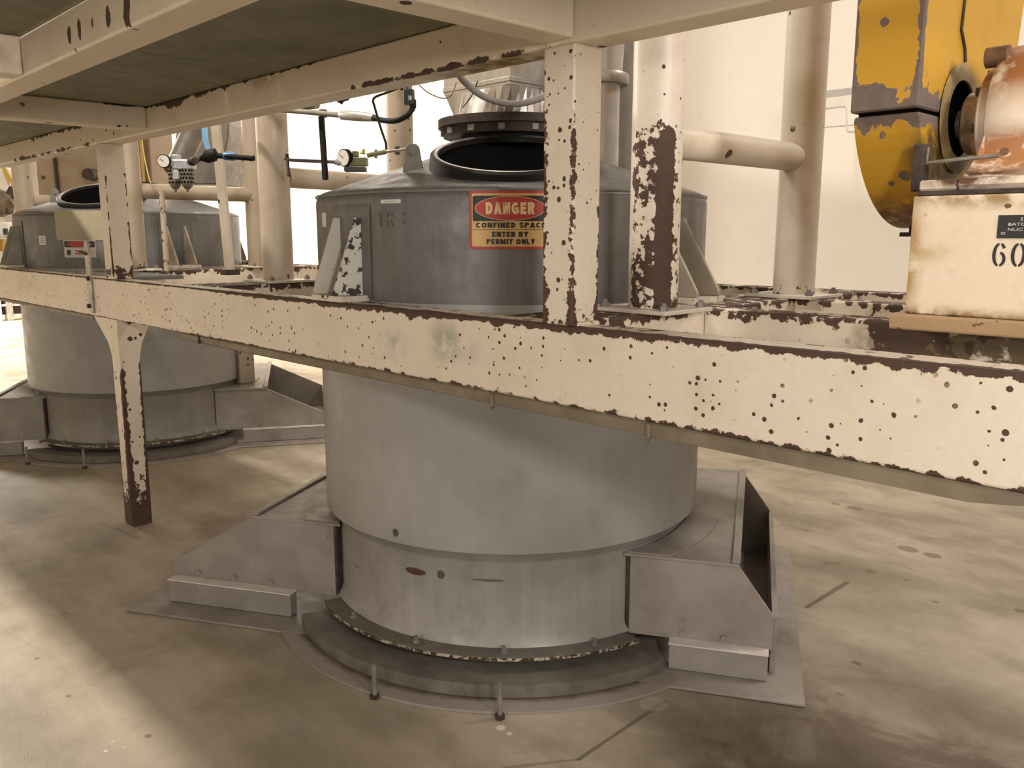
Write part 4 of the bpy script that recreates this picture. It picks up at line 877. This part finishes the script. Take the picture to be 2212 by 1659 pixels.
# nameplate and stencil on the base box
NP = bm_(); x0 = -.622; box(NP, x0, x0 + .13, 2.0575, 2.0598, 1.492, 1.541, .0006, 1); npo = finish('nameplate', NP, plain('black_nameplate', (.02, .02, .02), .45), BL)
Mtx = frame((0, 2.0570, 0), (1, 0, 0), (0, 0, 1), (0, -1, 0))
def ftext(body, w, h, x, z, mat, par, y=2.0570, bold=.01):
    b = fit_text(body, w, h, bold); bmesh.ops.transform(b, matrix=frame((x, y, z), (1, 0, 0), (0, 0, 1), (0, -1, 0)), verts=b.verts); return finish('lettering', b, mat, par)
m_npl = plain('nameplate_silver', (.55, .55, .52), .4)
ftext('BATCH', .042, .0065, x0 + .042, 1.5215, m_npl, npo); ftext('NUC 7', .040, .0065, x0 + .041, 1.5105, m_npl, npo); ftext('02', .009, .006, x0 + .0125, 1.5025, m_npl, npo); ftext('S', .005, .007, x0 + .046, 1.5325, m_npl, npo)
m_sten2 = plain('black_stencil_paint', (.018, .018, .022), .55)
def arcpoly(b, cx, cz, rx, rz, t, a0, a1, n_=14, y=2.0592):
    o_, i_ = [], []
    for k in range(n_ + 1):
        a = a0 + (a1 - a0) * k / n_; o_.append(b.verts.new((cx + rx * cos(a), y, cz + rz * sin(a)))); i_.append(b.verts.new((cx + (rx - t) * cos(a), y, cz + (rz - t * .75) * sin(a))))
    for k in range(n_): b.faces.new((o_[k], o_[k + 1], i_[k + 1], i_[k]))
b = bm_(); cx, cz = -.614, 1.457
arcpoly(b, cx, cz, .0135, .0255, .0068, radians(96), radians(264)); arcpoly(b, cx + .001, cz + .004, .0125, .0215, .0066, radians(30), radians(80)); arcpoly(b, cx + .001, cz - .0095, .0125, .016, .0066, radians(-82), radians(84)); finish('stencil_number', b, m_sten2, BL)
b = bm_(); cx = -.577; arcpoly(b, cx, cz, .0140, .0255, .0070, radians(96), radians(264)); arcpoly(b, cx + .001, cz, .0140, .0255, .0070, radians(-84), radians(84)); finish('stencil_number', b, m_sten2, BL)

# rails on the wall, right background
WB = thing('wall_rack', dpt(1790, 240, 6.6), 'thin grey bent rod rack with flat bar seen before white wall at upper right', 'rack')
m_gryp = plain('light_grey_paint', (.66, .62, .60), .5)
b = bm_(); pa, pb = dpt(1783, 204, 6.6), dpt(1880, 192, 6.9); 
Mr = frame(pa, pb - pa, ZV); prism(b, [(0, -.028), ((pb - pa).length, -.028), ((pb - pa).length, .028), (0, .028)], Mr, -.004, .004); finish('flat_bar', b, m_gryp, WB)
b = bm_(); tube(b, img([(1779, 235, 6.6), (1824, 230, 6.7), (1827, 232, 6.7), (1829, 282, 6.7), (1832, 284.5, 6.7), (1870, 286, 6.75)]), .0075, 10); finish('bent_rod', b, m_gryp, WB, 60)
b = bm_(); tube(b, img([(1780, 275, 6.7), (1880, 268, 6.95)]), .005, 8); tube(b, img([(1784, 196, 6.6), (1779, 292, 6.6)]), .006, 8); finish('rod', b, m_gryp, WB, 60)

# ------------------------------------------------------------------ light
def area(name, loc, tgt, sx, sy, power, col=(1, .87, .70), spread=180):
    l = bpy.data.lights.new(name, 'AREA'); l.shape = 'RECTANGLE'; l.size = sx; l.size_y = sy; l.energy = power; l.color = col; l.spread = radians(spread)
    o = bpy.data.objects.new(name, l); COL.objects.link(o); o.location = loc
    d = Vector(tgt) - Vector(loc); o.rotation_euler = d.to_track_quat('-Z', 'Y').to_euler(); return o
def spot(name, loc, tgt, power, ang, blend, size=.1, col=(1, .87, .70)):
    l = bpy.data.lights.new(name, 'SPOT'); l.energy = power; l.spot_size = radians(ang); l.spot_blend = blend; l.shadow_soft_size = size; l.color = col
    o = bpy.data.objects.new(name, l); COL.objects.link(o); o.location = loc
    d = Vector(tgt) - Vector(loc); o.rotation_euler = d.to_track_quat('-Z', 'Y').to_euler(); return o
W = (1, .92, .82); WN = (1, .94, .89)
LIGHTS = [
 ('ceiling_lamp_left', 'A', (-4.2, .60, 4.6), (-4.2, .60, 0), 2.2, .16, 220, W),
 ('ceiling_lamp_right_back', 'A', (.2, 5.0, 4.8), (-1.2, 3.3, 0), 1.4, .5, 52, WN),
 ('ceiling_lamp_far', 'A', (-9.5, 5.0, 4.8), (-9.5, 5.6, 0), 5.0, .5, 150, W),
 ('added_wall_spot_right', 'S', (-2.9, 3.9, 3.4), (-2.9, 6.9, 5.2), 114, .14, 190, WN),  # added unseen spot; its cone edge makes the soft line on the wall
 ('added_wall_spot_left', 'S', (-8.5, 3.9, 3.4), (-9.5, 7.4, 3.0), 115, .35, 700, WN),  # added unseen spot brightening the wall at left
 ('ceiling_lamp_right', 'A', (3.2, .9, 2.9), (-1.5, 1.8, 1.2), .5, 1.4, 185, WN),
 ('added_front_fill', 'A', (.3, -5.5, 2.3), (-1.5, 1.8, 1.0), 3, .6, 105, WN),  # added unseen fill from the camera side
 ('ceiling_lamp_far_left', 'A', (-16, 1, 4.8), (-16, 1, 0), 6, .8, 3000, W),
 ('added_beam_fill', 'A', (.9, .2, 1.9), (-1.0, 1.6, 1.2), .3, .3, 39, WN),  # added unseen light brightening the right end of the front beam
]
for (nm, kd, loc, tg, p1, p2, pw, cl) in LIGHTS:
    if kd == 'A': area(nm, loc, tg, p1, p2, pw, cl, 110 if nm == 'ceiling_lamp_right_back' else 180)
    else: spot(nm, loc, tg, pw, p1, p2, .12, cl)
wl = bpy.data.worlds.new('world'); SC.world = wl; wl.use_nodes = True
wl.node_tree.nodes['Background'].inputs[0].default_value = (.9, .75, .55, 1); wl.node_tree.nodes['Background'].inputs[1].default_value = .03

SC.view_settings.view_transform = 'Standard'; SC.view_settings.look = 'None'; SC.view_settings.gamma = 1; SC.view_settings.use_curve_mapping = False
SC.view_settings.exposure = 0.0
